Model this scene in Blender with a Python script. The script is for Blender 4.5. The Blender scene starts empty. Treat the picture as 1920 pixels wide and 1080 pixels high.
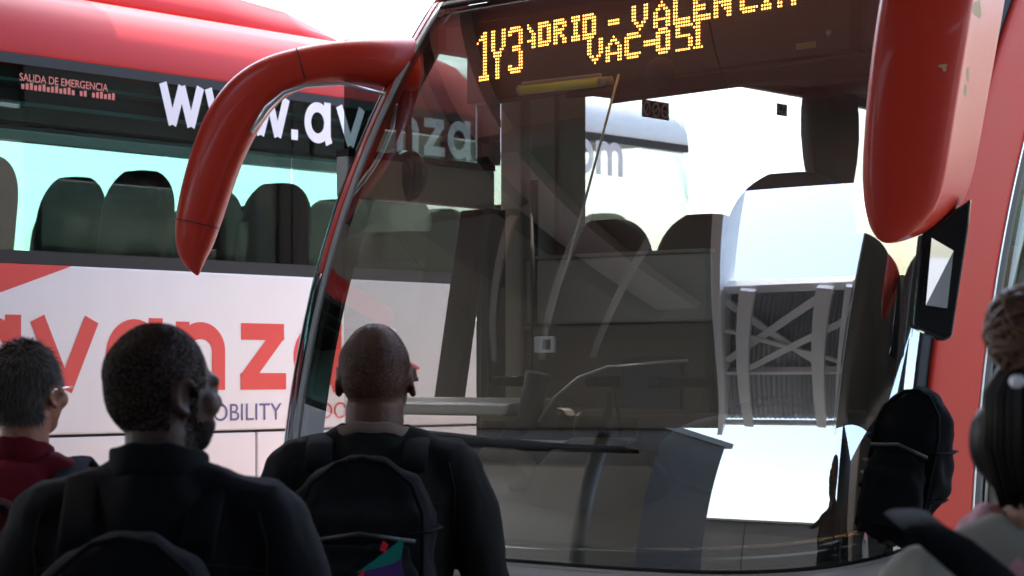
import bpy, bmesh, math, random
from mathutils import Vector, Matrix, noise

random.seed(7)
PI = math.pi
scene = bpy.context.scene
COL = scene.collection

# ------------------------------------------------------------------ camera
EYE = 1.65
cam_d = bpy.data.cameras.new('camera')
cam_d.lens = 75.0
cam_d.sensor_width = 36.0
cam_d.shift_y = 160.0 / 1920.0
cam_d.clip_start = 0.05
cam_d.clip_end = 2000
cam_d.dof.use_dof = True
cam_d.dof.focus_distance = 7.0
cam_d.dof.aperture_fstop = 6.3
cam = bpy.data.objects.new('camera', cam_d)
COL.objects.link(cam)
cam.location = (0, 0, EYE)
cam.rotation_euler = (PI / 2, 0, 0)
scene.camera = cam

# ------------------------------------------------------------------ sky and sun
SUN_EL, SUN_AZ = math.radians(65), math.radians(-30)     # azimuth from +Y towards +X
world = bpy.data.worlds.new('World')
scene.world = world
world.use_nodes = True
wn = world.node_tree
bg = wn.nodes['Background']
sky = wn.nodes.new('ShaderNodeTexSky')
sky.sky_type = 'NISHITA'
sky.sun_disc = False
sky.sun_elevation = SUN_EL
sky.sun_rotation = SUN_AZ
sky.dust_density = 3.2
sky.air_density = 1.15
sky.ozone_density = 0.5
wn.links.new(sky.outputs[0], bg.inputs[0])
bg.inputs[1].default_value = 0.15
sun_d = bpy.data.lights.new('sun', 'SUN')
sun_d.energy = 2.0
sun_d.angle = math.radians(0.5)
sun_d.color = (1.0, 0.95, 0.88)
sun = bpy.data.objects.new('sun', sun_d)
COL.objects.link(sun)
sd = Vector((math.sin(SUN_AZ) * math.cos(SUN_EL), math.cos(SUN_AZ) * math.cos(SUN_EL), math.sin(SUN_EL)))
sun.rotation_euler = sd.to_track_quat('Z', 'Y').to_euler()
sun.location = sd * 60
scene.view_settings.view_transform = 'Standard'
scene.view_settings.look = 'None'
scene.view_settings.gamma = 1.0
scene.view_settings.exposure = 3.0
scene.view_settings.use_curve_mapping = False
scene.cycles.use_denoising = True
scene.cycles.max_bounces = 10
scene.cycles.transparent_max_bounces = 24
scene.cycles.glossy_bounces = 5
scene.cycles.sample_clamp_indirect = 8.0

# ------------------------------------------------------------------ frames
TH = math.radians(-40.7)                        # heading of both coaches
RX = Vector((math.cos(TH), math.sin(TH), 0))    # across the coach
AX = Vector((-math.sin(TH), math.cos(TH), 0))   # towards its rear
ORG = Vector((0.2225, 6.815, 0)) + RX * 0.035
F = 4000.0

def to_local(P):
    d = P - ORG
    return Vector((d.dot(RX), d.dot(AX), P.z))

def to_world(p):
    return ORG + RX * p[0] + AX * p[1] + Vector((0, 0, p[2]))

def _ray(px, py):
    d = Vector(((px - 960) / F, 1.0, (700 - py) / F))
    o = to_local(Vector((0, 0, EYE)))
    return o, Vector((d.dot(RX), d.dot(AX), d.z))

def at_v(px, py, v):
    o, d = _ray(px, py)
    return o + d * ((v - o.y) / d.y)

def at_u(px, py, u):
    o, d = _ray(px, py)
    return o + d * ((u - o.x) / d.x)

def at_y(px, py, Y):
    return Vector(((px - 960) / F * Y, Y, EYE + (700 - py) / F * Y))

def lerp_table(tab, x):
    if x <= tab[0][0]:
        return tab[0][1]
    for (a, b), (c, d) in zip(tab, tab[1:]):
        if x <= c:
            return b + (d - b) * (x - a) / (c - a)
    return tab[-1][1]

# ------------------------------------------------------------------ materials
MATS = {}

def mat(name, col, rough=0.5, metal=0.0, coat=0.0, var=0.12, vscale=6.0, bump=0.0, bscale=80.0,
        emit=None, estr=0.0, spec=0.5, rvar=0.0, stretch=None):
    if name in MATS:
        return MATS[name]
    m = bpy.data.materials.new(name)
    m.use_nodes = True
    nt = m.node_tree
    b = nt.nodes['Principled BSDF']
    b.inputs['Base Color'].default_value = (*col, 1)
    b.inputs['Roughness'].default_value = rough
    b.inputs['Metallic'].default_value = metal
    b.inputs['Coat Weight'].default_value = coat
    b.inputs['Coat Roughness'].default_value = 0.06
    b.inputs['Specular IOR Level'].default_value = spec
    tc = nt.nodes.new('ShaderNodeTexCoord')
    src = tc.outputs['Object']
    if stretch:
        mp = nt.nodes.new('ShaderNodeMapping')
        mp.inputs['Scale'].default_value = stretch
        nt.links.new(src, mp.inputs[0])
        src = mp.outputs[0]
    if var > 0:
        n = nt.nodes.new('ShaderNodeTexNoise')
        n.inputs['Scale'].default_value = vscale
        n.inputs['Detail'].default_value = 6
        n.inputs['Roughness'].default_value = 0.65
        nt.links.new(src, n.inputs['Vector'])
        mx = nt.nodes.new('ShaderNodeMix')
        mx.data_type = 'RGBA'
        lo = tuple(max(0, c * (1 - var)) for c in col)
        hi = tuple(min(1, c * (1 + var)) for c in col)
        mx.inputs[6].default_value = (*lo, 1)
        mx.inputs[7].default_value = (*hi, 1)
        nt.links.new(n.outputs['Fac'], mx.inputs[0])
        nt.links.new(mx.outputs[2], b.inputs['Base Color'])
        if rvar > 0:
            mr = nt.nodes.new('ShaderNodeMapRange')
            mr.inputs['To Min'].default_value = max(0.02, rough - rvar)
            mr.inputs['To Max'].default_value = min(1, rough + rvar)
            nt.links.new(n.outputs['Fac'], mr.inputs['Value'])
            nt.links.new(mr.outputs[0], b.inputs['Roughness'])
    if bump > 0:
        n2 = nt.nodes.new('ShaderNodeTexNoise')
        n2.inputs['Scale'].default_value = bscale
        n2.inputs['Detail'].default_value = 4
        nt.links.new(src, n2.inputs['Vector'])
        bp = nt.nodes.new('ShaderNodeBump')
        bp.inputs['Strength'].default_value = bump
        bp.inputs['Distance'].default_value = 0.01
        nt.links.new(n2.outputs['Fac'], bp.inputs['Height'])
        nt.links.new(bp.outputs[0], b.inputs['Normal'])
    if emit:
        b.inputs['Emission Color'].default_value = (*emit, 1)
        b.inputs['Emission Strength'].default_value = estr
    MATS[name] = m
    return m

def glass(name, tint, refl, rough=0.0, facing=0.0):
    """pane: clear tint plus a mirror share, rising towards grazing"""
    m = bpy.data.materials.new(name)
    m.use_nodes = True
    nt = m.node_tree
    nt.nodes.clear()
    out = nt.nodes.new('ShaderNodeOutputMaterial')
    tr = nt.nodes.new('ShaderNodeBsdfTransparent')
    tr.inputs[0].default_value = (*tint, 1)
    gl = nt.nodes.new('ShaderNodeBsdfGlossy')
    gl.inputs['Roughness'].default_value = rough
    gl.inputs['Color'].default_value = (0.98, 0.98, 0.96, 1)
    mx = nt.nodes.new('ShaderNodeMixShader')
    lw = nt.nodes.new('ShaderNodeLayerWeight')
    lw.inputs['Blend'].default_value = 0.15
    mr = nt.nodes.new('ShaderNodeMapRange')
    mr.inputs['To Min'].default_value = refl
    mr.inputs['To Max'].default_value = min(1.0, refl + 0.6)
    nt.links.new(lw.outputs['Fresnel'], mr.inputs['Value'])
    nt.links.new(mr.outputs[0], mx.inputs[0])
    nt.links.new(tr.outputs[0], mx.inputs[1])
    nt.links.new(gl.outputs[0], mx.inputs[2])
    nt.links.new(mx.outputs[0], out.inputs[0])
    MATS[name] = m
    return m

RED = mat('red_coach_paint', (0.44, 0.023, 0.008), 0.42, coat=0.12, spec=0.3, var=0.10, vscale=3, rvar=0.08)
RED2 = mat('red_coach_paint_far', (0.44, 0.018, 0.014), 0.5, coat=0.05, var=0.06, vscale=2, spec=0.15)
WHITE = mat('white_coach_paint', (0.79, 0.775, 0.775), 0.4, coat=0.15, var=0.05, vscale=3, stretch=(1, 1.5, 0.35))
TAUPE = mat('taupe_bumper_paint', (0.40, 0.37, 0.32), 0.45, coat=0.2, var=0.06, vscale=4)
BLACK = mat('black_gloss_trim', (0.012, 0.012, 0.013), 0.12, coat=0.4, var=0.2, vscale=8)
RUBBER = mat('black_rubber', (0.009, 0.009, 0.009), 0.65, var=0.25, vscale=20)
TRIM = mat('grey_trim', (0.30, 0.30, 0.27), 0.4, var=0.12, vscale=12)
ALU = mat('bright_aluminium', (0.62, 0.62, 0.62), 0.28, metal=0.9, var=0.1, vscale=30)
DASH = mat('dash_grey_plastic', (0.035, 0.03, 0.025), 0.55, var=0.15, vscale=10, bump=0.15, bscale=300)
DASHD = mat('dash_dark_plastic', (0.014, 0.011, 0.009), 0.5, var=0.2, vscale=10)
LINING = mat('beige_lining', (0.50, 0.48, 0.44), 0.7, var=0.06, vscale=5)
LINBR = mat('brown_lining', (0.13, 0.105, 0.08), 0.7, var=0.12, vscale=6)
LINGR = mat('grey_lining', (0.38, 0.37, 0.34), 0.6, var=0.08, vscale=6)
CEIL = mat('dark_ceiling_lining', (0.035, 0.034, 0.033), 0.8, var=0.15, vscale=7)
SEAT = mat('charcoal_seat_cloth', (0.045, 0.042, 0.045), 0.85, var=0.25, vscale=40, bump=0.3, bscale=400)
SEATB = mat('brown_seat_cloth', (0.06, 0.05, 0.04), 0.85, var=0.2, vscale=30, bump=0.3, bscale=400)
SEATR = mat('mirrored_red_seat_cloth', (0.13, 0.012, 0.011), 0.8, var=0.25, vscale=30, bump=0.3, bscale=400)  # red reflection over the seats put into the cloth colour
LETRED = mat('red_vinyl', (0.70, 0.045, 0.04), 0.4, var=0.03)
LETWHITE = mat('white_vinyl', (0.82, 0.78, 0.81), 0.45, var=0.03)
LETBLUE = mat('indigo_vinyl', (0.10, 0.09, 0.26), 0.4, var=0.03)
LETSAL = mat('salmon_vinyl', (0.60, 0.16, 0.12), 0.5, var=0.05)
LED = mat('amber_led', (0.9, 0.4, 0.05), 0.4, var=0, emit=(1.0, 0.40, 0.07), estr=1.5)
LEDOFF = mat('unlit_led', (0.10, 0.065, 0.025), 0.4, var=0.2)
PANELB = mat('led_panel_black', (0.022, 0.017, 0.011), 0.6, var=0.2)
GLS_W = glass('windscreen_glass', (0.82, 0.81, 0.76), 0.30)
GLS_S = glass('side_glass', (0.86, 0.89, 0.90), 0.05)
GLS_D = glass('dark_door_glass', (0.42, 0.50, 0.48), 0.08)
GLS_N = glass('far_coach_glass', (0.52, 0.58, 0.57), 0.03)
GLS_T = glass('teal_glass', (0.66, 0.93, 0.91), 0.05)
MIRROR = mat('mirror_silver', (0.9, 0.9, 0.9), 0.02, metal=1.0, var=0)

# ------------------------------------------------------------------ mesh helpers
class MB:
    def __init__(self):
        self.v = []
        self.f = []

    def add(self, verts, faces):
        n = len(self.v)
        self.v += [Vector(p) for p in verts]
        self.f += [tuple(i + n for i in f) for f in faces]
        return self

    def box(self, x0, x1, y0, y1, z0, z1):
        vs = [(x, y, z) for z in (z0, z1) for y in (y0, y1) for x in (x0, x1)]
        return self.add(vs, [(0, 2, 3, 1), (4, 5, 7, 6), (0, 1, 5, 4), (2, 6, 7, 3), (0, 4, 6, 2), (1, 3, 7, 5)])

    def bar(self, p, q, w, h, up=(0, 0, 1)):
        p, q = Vector(p), Vector(q)
        d = (q - p).normalized()
        s = d.cross(Vector(up))
        if s.length < 1e-4:
            s = d.cross(Vector((1, 0, 0)))
        s.normalize()
        t = s.cross(d)
        vs = [c + s * (w / 2 * i) + t * (h / 2 * j) for c in (p, q) for i, j in ((-1, -1), (1, -1), (1, 1), (-1, 1))]
        return self.add(vs, [(0, 1, 2, 3), (7, 6, 5, 4), (0, 4, 5, 1), (1, 5, 6, 2), (2, 6, 7, 3), (3, 7, 4, 0)])

    def loft(self, rings, caps=True, closed=True):
        n = len(rings[0])
        vs = [p for r_ in rings for p in r_]
        fs = []
        for i in range(len(rings) - 1):
            for j in range(n if closed else n - 1):
                k = (j + 1) % n
                fs.append((i * n + j, i * n + k, (i + 1) * n + k, (i + 1) * n + j))
        if caps and closed:
            fs.append(tuple(range(n - 1, -1, -1)))
            fs.append(tuple((len(rings) - 1) * n + j for j in range(n)))
        return self.add(vs, fs)

    def tube(self, pts, rad, n=10, flat=1.0, up=(0, 0, 1), caps=True):
        pts = [Vector(p) for p in pts]
        if not isinstance(rad, (list, tuple)):
            rad = [rad] * len(pts)
        rings = []
        prev = None
        for i, p in enumerate(pts):
            d = (pts[min(i + 1, len(pts) - 1)] - pts[max(i - 1, 0)]).normalized()
            s = d.cross(Vector(up)) if prev is None else prev - d * prev.dot(d)
            if s.length < 1e-4:
                s = d.cross(Vector((1, 0.2, 0)))
            s.normalize()
            prev = s
            t = s.cross(d)
            rings.append([p + s * (rad[i] * math.cos(2 * PI * k / n)) + t * (rad[i] * flat * math.sin(2 * PI * k / n)) for k in range(n)])
        return self.loft(rings, caps)

    def ell(self, c, r, n=16, m=10, rot=None):
        c = Vector(c)
        rings = []
        for i in range(1, m):
            th = PI * i / m
            ring = []
            for k in range(n):
                p = Vector((r[0] * math.sin(th) * math.cos(2 * PI * k / n), r[1] * math.sin(th) * math.sin(2 * PI * k / n), -r[2] * math.cos(th)))
                if rot:
                    p = rot @ p
                ring.append(c + p)
            rings.append(ring)
        return self.loft(rings, True)

    def prism(self, poly, to3, d0, d1):
        """2-D outline mapped by to3(x, y, depth), extruded from d0 to d1"""
        n = len(poly)
        vs = [to3(x, y, d0) for x, y in poly] + [to3(x, y, d1) for x, y in poly]
        fs = [tuple(range(n - 1, -1, -1)), tuple(range(n, 2 * n))]
        fs += [(i, (i + 1) % n, n + (i + 1) % n, n + i) for i in range(n)]
        return self.add(vs, fs)

    def mesh(self, name):
        me = bpy.data.meshes.new(name)
        me.from_pydata([tuple(p) for p in self.v], [], self.f)
        bm = bmesh.new()
        bm.from_mesh(me)
        bmesh.ops.recalc_face_normals(bm, faces=bm.faces)
        bm.to_mesh(me)
        bm.free()
        me.update()
        return me

    def build(self, name, m, parent=None, smooth=False, bevel=0.0, seg=2):
        me = self.mesh(name)
        return link(name, me, m, parent, smooth, bevel, seg)

def link(name, me, m, parent=None, smooth=False, bevel=0.0, seg=2):
    o = bpy.data.objects.new(name, me)
    COL.objects.link(o)
    me.materials.clear()
    me.materials.append(m)
    if smooth:
        for p in me.polygons:
            p.use_smooth = True
    if bevel > 0:
        b = o.modifiers.new('bevel', 'BEVEL')
        b.width = bevel
        b.segments = seg
        b.limit_method = 'ANGLE'
        b.angle_limit = math.radians(40)
        b.harden_normals = False
    if parent:
        o.parent = parent
    return o

def tag(o, label=None, cat=None, group=None, kind=None):
    for k, v in (('label', label), ('category', cat), ('group', group), ('kind', kind)):
        if v:
            o[k] = v
    return o

def empty(name, loc=(0, 0, 0), rz=0.0, parent=None):
    o = bpy.data.objects.new(name, None)
    COL.objects.link(o)
    o.location = loc
    o.rotation_euler = (0, 0, rz)
    o.empty_display_size = 0.2
    if parent:
        o.parent = parent
    return o

def copy_tree(o, parent=None):
    c = o.copy()
    COL.objects.link(c)
    c.parent = parent
    for ch in list(o.children):
        copy_tree(ch, c)
    return c

def fuse(mb, name, voxel, smooth_it=4, disp=None):
    """melt overlapping volumes into one continuous surface"""
    me = mb.mesh(name + '_src')
    o = bpy.data.objects.new('tmp_fuse', me)
    COL.objects.link(o)
    rm = o.modifiers.new('r', 'REMESH')
    rm.mode = 'VOXEL'
    rm.voxel_size = voxel
    if smooth_it:
        sm = o.modifiers.new('s', 'SMOOTH')
        sm.factor = 0.5
        sm.iterations = smooth_it
    dg = bpy.context.evaluated_depsgraph_get()
    dg.update()
    out = bpy.data.meshes.new_from_object(o.evaluated_get(dg))
    out.name = name
    bpy.data.objects.remove(o)
    bpy.data.meshes.remove(me)
    if disp:
        nr = [v.normal.copy() for v in out.vertices]
        for v, n in zip(out.vertices, nr):
            v.co += n * disp(v.co)
    for p in out.polygons:
        p.use_smooth = True
    return out

# ------------------------------------------------------------------ setting: ground, canopy, hall
ASPH = mat('asphalt', (0.055, 0.054, 0.052), 0.85, var=0.3, vscale=3, bump=0.5, bscale=150)
PAVE = mat('concrete_paving', (0.20, 0.19, 0.175), 0.8, var=0.15, vscale=2, bump=0.2, bscale=60)
MB().box(-400, 400, -400, 400, -0.3, 0).build('ground', ASPH)['kind'] = 'structure'
MB().box(-30, 14, -14, 20, 0.0, 0.004).build('paving', PAVE)['kind'] = 'structure'
DECK = mat('canopy_deck_paint', (0.14, 0.128, 0.108), 0.7, var=0.15, vscale=1.5)
STEEL = mat('canopy_steel_paint', (0.07, 0.065, 0.06), 0.55, var=0.1, vscale=5)
STEELM = mat('mid_grey_steel_paint', (0.34, 0.33, 0.31), 0.55, var=0.1, vscale=5)
STEELW = mat('white_steel_paint', (0.88, 0.89, 0.89), 0.45, var=0.05, vscale=5)
CORR = mat('grey_corrugated_sheet', (0.42, 0.44, 0.46), 0.5, var=0.1, vscale=4)

ZC = 5.4
canopy = empty('station_canopy', ORG, TH)
tag(canopy, 'dark steel station canopy overhead with an open braced strip added for the windscreen reflection', 'canopy')
U0, U1, V0, V1 = -16.0, 13.0, -12.4, 0.95
def gap_l(v):                           # edges of an open strip, added to be mirrored in the windscreen
    x = v + 2.45
    return -1.88 + 0.409 * x - 0.0081 * x * x
def gap_r(v):
    return -0.35 + (v + 2.45) * 0.36
def quad_slab(a, b, c, d, z0, z1):
    """trapezoid slab: u from a(v) to b(v), v from c to d"""
    return MB().add([(a(c), c, z0), (b(c), c, z0), (b(d), d, z0), (a(d), d, z0), (a(c), c, z1), (b(c), c, z1), (b(d), d, z1), (a(d), d, z1)],
                    [(0, 1, 2, 3), (7, 6, 5, 4), (0, 4, 5, 1), (1, 5, 6, 2), (2, 6, 7, 3), (3, 7, 4, 0)])
rows = [V1, -0.75, -2.6, -4.4, -6.4, -8.4, -10.4, V0]
for d, c in zip(rows, rows[1:]):
    c2, d2 = c + 0.004, d - 0.004
    if d > -2.4:
        for k in range(6):
            a_, b_ = U0 + (U1 - U0) * k / 6, U0 + (U1 - U0) * (k + 1) / 6
            quad_slab(lambda v: a_ + 0.004, lambda v: b_ - 0.004, c2, d2, ZC, ZC + 0.12).build('deck_panel', DECK, canopy)
    else:
        for k in range(4):
            quad_slab(lambda v: U0 + (gap_l(v) - U0) * k / 4 + 0.004, lambda v: U0 + (gap_l(v) - U0) * (k + 1) / 4 - 0.004, c2, d2, ZC, ZC + 0.12).build('deck_panel', DECK, canopy)
            quad_slab(lambda v: gap_r(v) + (U1 - gap_r(v)) * k / 4 + 0.004, lambda v: gap_r(v) + (U1 - gap_r(v)) * (k + 1) / 4 - 0.004, c2, d2, ZC, ZC + 0.12).build('deck_panel', DECK, canopy)
for v in (0.7, -1.2):
    MB().box(U0, U1, v - 0.09, v + 0.09, ZC - 0.36, ZC - 0.005).build('cross_beam', STEEL, canopy)
for u in (-13, -10.5, -8.0, -5.6, -3.6):
    MB().box(u - 0.06, u + 0.06, -2.3, V1, ZC - 0.24, ZC - 0.003).build('rafter', STEEL, canopy)
MB().box(-4.75, -3.75, -5.4, -2.3, ZC - 0.30, ZC - 0.004).build('streak_beam', STEEL, canopy)  # dark beam and pale strip shaped for the streaks mirrored in the windscreen
MB().box(-3.70, -3.25, -5.2, V1, ZC - 0.12, ZC - 0.005).build('streak_strip', STEELM, canopy)
for k in range(3):  # bars added for the slanting streaks mirrored in the windscreen
    MB().bar((-6.6 + 0.75 * k, -6.4, ZC - 0.42), (-3.5 + 0.75 * k, -2.3, ZC - 0.42), 0.07, 0.05).build('streak_brace', STEELM, canopy)
# white girders, corrugated infill and bracing, added only to show in the windscreen reflection
for fn, sx in ((gap_l, 1), (gap_r, -1)):
    gr_ = []
    for k in range(21):
        v = -2.61 + (V0 + 2.61) * k / 20
        u = fn(v) + sx * 0.012
        gr_.append([Vector((u, v, ZC - 0.22)), Vector((u + sx * 0.09, v, ZC - 0.22)), Vector((u + sx * 0.09, v, ZC + 0.13)), Vector((u, v, ZC + 0.13))])
    MB().loft(gr_).build('mirrored_girder', STEELW, canopy)
corr = MB()
nw = 60
va, vb = -4.75, -11.6
for k in range(nw):
    t0_, t1_ = k / nw, (k + 1) / nw
    zz = ZC + 0.05 + (0.03 if k % 2 else 0.0)
    def uu(t, v):
        return gap_l(v) + 0.1 + (gap_r(v) - gap_l(v) - 0.2) * t
    corr.add([(uu(t0_, va), va, ZC + 0.05 + (0.03 if k % 2 else 0)), (uu(t1_, va), va, ZC + 0.05 + (0 if k % 2 else 0.03)), (uu(t1_, vb), vb, ZC + 0.05 + (0 if k % 2 else 0.03)), (uu(t0_, vb), vb, ZC + 0.05 + (0.03 if k % 2 else 0))], [(0, 1, 2, 3)])
corr.build('mirrored_sheet', CORR, canopy)
def gp(t, v, dz=0.0):
    return Vector((gap_l(v) + 0.1 + (gap_r(v) - gap_l(v) - 0.2) * t, v, ZC - 0.06 + dz))
for v in (-4.7, -8.0, -11.6):
    MB().bar(gp(0, v), gp(1, v), 0.22 if v == -4.7 else 0.15, 0.12).build('mirrored_tie', STEELW, canopy)
for q, (p, e) in enumerate(((gp(0, -5.1), gp(0.66, -7.8)), (gp(0.66, -4.9), gp(0, -7.4)), (gp(0, -6.0), gp(1, -7.9)), (gp(0.1, -7.9), gp(1, -5.2)))):
    MB().bar(p + Vector((0, 0, -0.03 * q)), e + Vector((0, 0, -0.03 * q)), 0.11, 0.03).build('mirrored_brace', STEELW, canopy)
for t in (0.18, 0.66, 0.84):
    MB().bar(gp(t, -4.6, -0.14), gp(t, -11.5, -0.14), 0.13, 0.06).build('mirrored_bar', STEELW, canopy)
for u, v in ((-15.5, -11.5), (-8.6, -11.9), (11, -11.5), (9.5, 0.7), (-8.5, 0.7)):
    MB().tube([(u, v, 0), (u, v, ZC - 0.37)], 0.14, 16).build('column', STEEL, canopy, True)
# hall walls, then an added dark block left of the strip, darkening the reflection
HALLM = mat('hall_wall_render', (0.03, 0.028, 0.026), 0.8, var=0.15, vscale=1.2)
hall = empty('station_hall', (0, 0, 0))
tag(hall, 'dark rendered station hall behind the waiting passengers', 'building')
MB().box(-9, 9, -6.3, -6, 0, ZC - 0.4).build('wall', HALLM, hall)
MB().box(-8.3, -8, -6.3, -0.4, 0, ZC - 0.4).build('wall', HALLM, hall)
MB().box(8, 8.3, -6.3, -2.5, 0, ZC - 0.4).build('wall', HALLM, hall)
left_blocker = empty('reflection_blocker', ORG, TH)  # unseen block, added to keep the lower left reflection dark
tag(left_blocker, 'unseen dark block added to darken the windscreen reflection', 'building')
MB().box(-34, -8.3, -15.4, -13.2, 0, 5.6).build('wall', HALLM, left_blocker)
MB().box(-34.3, -8.25, -15.6, -13.0, 5.605, 5.8).build('roof', STEEL, left_blocker)
for k in range(6):
    MB().box(-33.4 + k * 4.2, -30.6 + k * 4.2, -13.195, -13.17, 0, 4.2).build('blocker_panel', STEEL, left_blocker)
low_blocker = empty('low_reflection_blocker', ORG, TH)  # unseen wall, added to cut off the bright reflection at its foot
tag(low_blocker, 'unseen low dark wall added to end the bright windscreen reflection', 'wall')
for k in range(6):
    MB().box(-16 + k * 4.0 + 0.01, -12.02 + k * 4.0, -24.0, -23.7, 0, 3.9).build('panel', HALLM, low_blocker)
MB().box(-16.1, 8.1, -24.1, -23.6, 3.905, 4.0).build('blocker_cap', STEEL, low_blocker)
side_blocker = empty('side_reflection_blocker', ORG, TH)  # unseen block, added to darken the pillar's reflection and the light from the right
tag(side_blocker, 'unseen grey block added so the red pillar mirrors something dark', 'building')
BLOCKM = mat('side_blocker_grey', (0.10, 0.095, 0.09), 0.8, var=0.12, vscale=1)
MB().box(6.2, 12, 1.5, 18, 0, 2.7).build('wall', BLOCKM, side_blocker)
MB().box(6.0, 12.2, 1.3, 18.2, 2.705, 2.85).build('roof', STEEL, side_blocker)

# ------------------------------------------------------------------ near coach
W_, B_ = 1.25, 0.20

def rake(z):
    """set-back of the front at height z"""
    x = min(max(z - 1.0, 0.0), 2.15)
    r = -0.10 + 0.04 * x + 0.121 * x * x + 0.025 * x ** 3
    if z > 3.15:
        d = z - 3.15
        r += 0.91 * d + 5.6 * d * d
    return r

_half = []
def _vfront(u):
    k = max(0.0, (u - 1.07) / (W_ - 1.07))
    return -0.18 * math.sqrt(max(0.0, 1 - k * k)) - 0.05 * (1 - (u / W_) ** 2)
for i in range(81):
    u = 1.07 * i / 40 if i <= 40 else 1.07 + (W_ - 1.07) * math.sin(PI / 2 * (i - 40) / 40)
    _half.append((u, _vfront(u) if i < 80 else 0.0))
_half += [(W_, 0.05 * k) for k in range(1, 60)]
_arc = [0.0]
for (a, b), (c, d) in zip(_half, _half[1:]):
    _arc.append(_arc[-1] + math.hypot(c - a, d - b))
S_CORNER = _arc[80]

def outl(s):
    sg = -1 if s < 0 else 1
    s = abs(s)
    i = 0
    while i < len(_arc) - 2 and _arc[i + 1] < s:
        i += 1
    t = (s - _arc[i]) / (_arc[i + 1] - _arc[i])
    u = _half[i][0] + (_half[i + 1][0] - _half[i][0]) * t
    v = _half[i][1] + (_half[i + 1][1] - _half[i][1]) * t
    du, dv = _half[i + 1][0] - _half[i][0], _half[i + 1][1] - _half[i][1]
    l = math.hypot(du, dv)
    return sg * u, v, sg * dv / l, -du / l

def s_of_u(u):
    i = min(range(81), key=lambda k: abs(_half[k][0] - abs(u)))
    return math.copysign(_arc[i], u)

def SP(s, z, off=0.0):
    u, v, nu, nv = outl(s)
    return Vector((u + nu * off, v + rake(z) + nv * off, z))

def patch(name, s0, s1, z0, z1, m, parent, off=0.0, thick=0.012, ns=16, nz=16, smooth=True):
    """piece of the curved front shell; s0, s1 may depend on z, z0, z1 on s"""
    fs0 = s0 if callable(s0) else (lambda z: s0)
    fs1 = s1 if callable(s1) else (lambda z: s1)
    fz0 = z0 if callable(z0) else (lambda s: z0)
    fz1 = z1 if callable(z1) else (lambda s: z1)
    outer, inner = [], []
    for j in range(nz + 1):
        for i in range(ns + 1):
            tz, ts = j / nz, i / ns
            za = fz0(fs0(1.5) + (fs1(1.5) - fs0(1.5)) * ts)
            zb = fz1(fs0(2.5) + (fs1(2.5) - fs0(2.5)) * ts)
            z = za + (zb - za) * tz
            s = fs0(z) + (fs1(z) - fs0(z)) * ts
            outer.append(SP(s, z, off))
            inner.append(SP(s, z, off - thick))
    n = len(outer)
    q = ns + 1
    if thick == 0:
        return MB().add(outer, [(j * q + i, j * q + i + 1, (j + 1) * q + i + 1, (j + 1) * q + i) for j in range(nz) for i in range(ns)]).build(name, m, parent, smooth)
    fs = []
    for j in range(nz):
        for i in range(ns):
            a = j * q + i
            fs.append((a, a + 1, a + q + 1, a + q))
            fs.append((n + a, n + a + q, n + a + q + 1, n + a + 1))
    rim = [i for i in range(q)] + [j * q + ns for j in range(1, nz + 1)] + [nz * q + i for i in range(ns - 1, -1, -1)] + [j * q for j in range(nz - 1, 0, -1)]
    mb = MB()
    k = len(rim)
    fs += [(rim[i], rim[i] + n, rim[(i + 1) % k] + n, rim[(i + 1) % k]) for i in range(k)]
    mb.add(outer + inner, fs)
    return mb.build(name, m, parent, smooth)

bus = empty('coach', ORG, TH)
tag(bus, 'red front coach with amber route display, large windscreen and drooping mirror arms', 'coach')

ZB = lambda s: 1.078 + 0.085 * (abs(s) / 1.25) ** 4          # lower edge of the windscreen
ZT = 2.99
SL, SR = -1.075, 1.275                                     # glass edges along the outline
ws = patch('windscreen', SL, SR, ZB, ZT, GLS_W, bus, 0.0, 0.0, 96, 64)
patch('frit_band', SL + 0.01, SR - 0.01, lambda s: ZB(s) - 0.01, lambda s: ZB(s) + 0.045 + 0.03 * max(0, s), BLACK, ws, -0.006, 0.004, 48, 2)
patch('frit_band', SR - 0.045, SR - 0.002, 1.14, 2.98, BLACK, ws, -0.006, 0.004, 4, 24)
patch('frit_band', SL + 0.002, SL + 0.03, 1.14, 2.98, RUBBER, ws, -0.006, 0.004, 4, 24)
patch('frit_band', SL + 0.03, SR - 0.045, 2.90, 2.985, BLACK, ws, -0.006, 0.004, 48, 3)
# pillars, side pieces and lower front
patch('rubber_seal', SR, SR + 0.045, 1.13, 3.02, RUBBER, bus, 0.004, 0.03, 4, 24)
REDM = mat('red_pillar_paint', (0.42, 0.020, 0.006), 0.5, var=0.08, vscale=3, spec=0.16, rvar=0.08)
patch('pillar', SR + 0.045, SR + 0.335, 0.62, 3.05, REDM, bus, 0.010, 0.03, 14, 32)
patch('edge_trim', SR + 0.335, SR + 0.345, 0.62, 3.05, ALU, bus, 0.013, 0.03, 2, 32)
patch('driver_window_frame', SR + 0.346, SR + 0.40, 0.62, 3.05, RUBBER, bus, 0.006, 0.03, 3, 32)
patch('driver_window', SR + 0.40, SR + 1.55, 1.72, 2.95, GLS_D, bus, 0.004, 0.006, 12, 12)
patch('driver_door_panel', SR + 0.40, SR + 1.55, 0.62, 1.715, BLACK, bus, 0.004, 0.02, 12, 12)
patch('rubber_seal', SL - 0.028, SL, 1.13, 3.02, TRIM, bus, 0.006, 0.03, 4, 24)
patch('pillar', SL - 0.07, SL - 0.029, 2.0, 3.05, RED, bus, 0.008, 0.03, 6, 20)
patch('pillar', SL - 0.07, SL - 0.029, 0.62, 1.997, BLACK, bus, 0.008, 0.03, 6, 24)
patch('pillar_glass', SL - 0.36, SL - 0.071, 0.62, 3.05, BLACK, bus, 0.010, 0.03, 12, 32)
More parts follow.
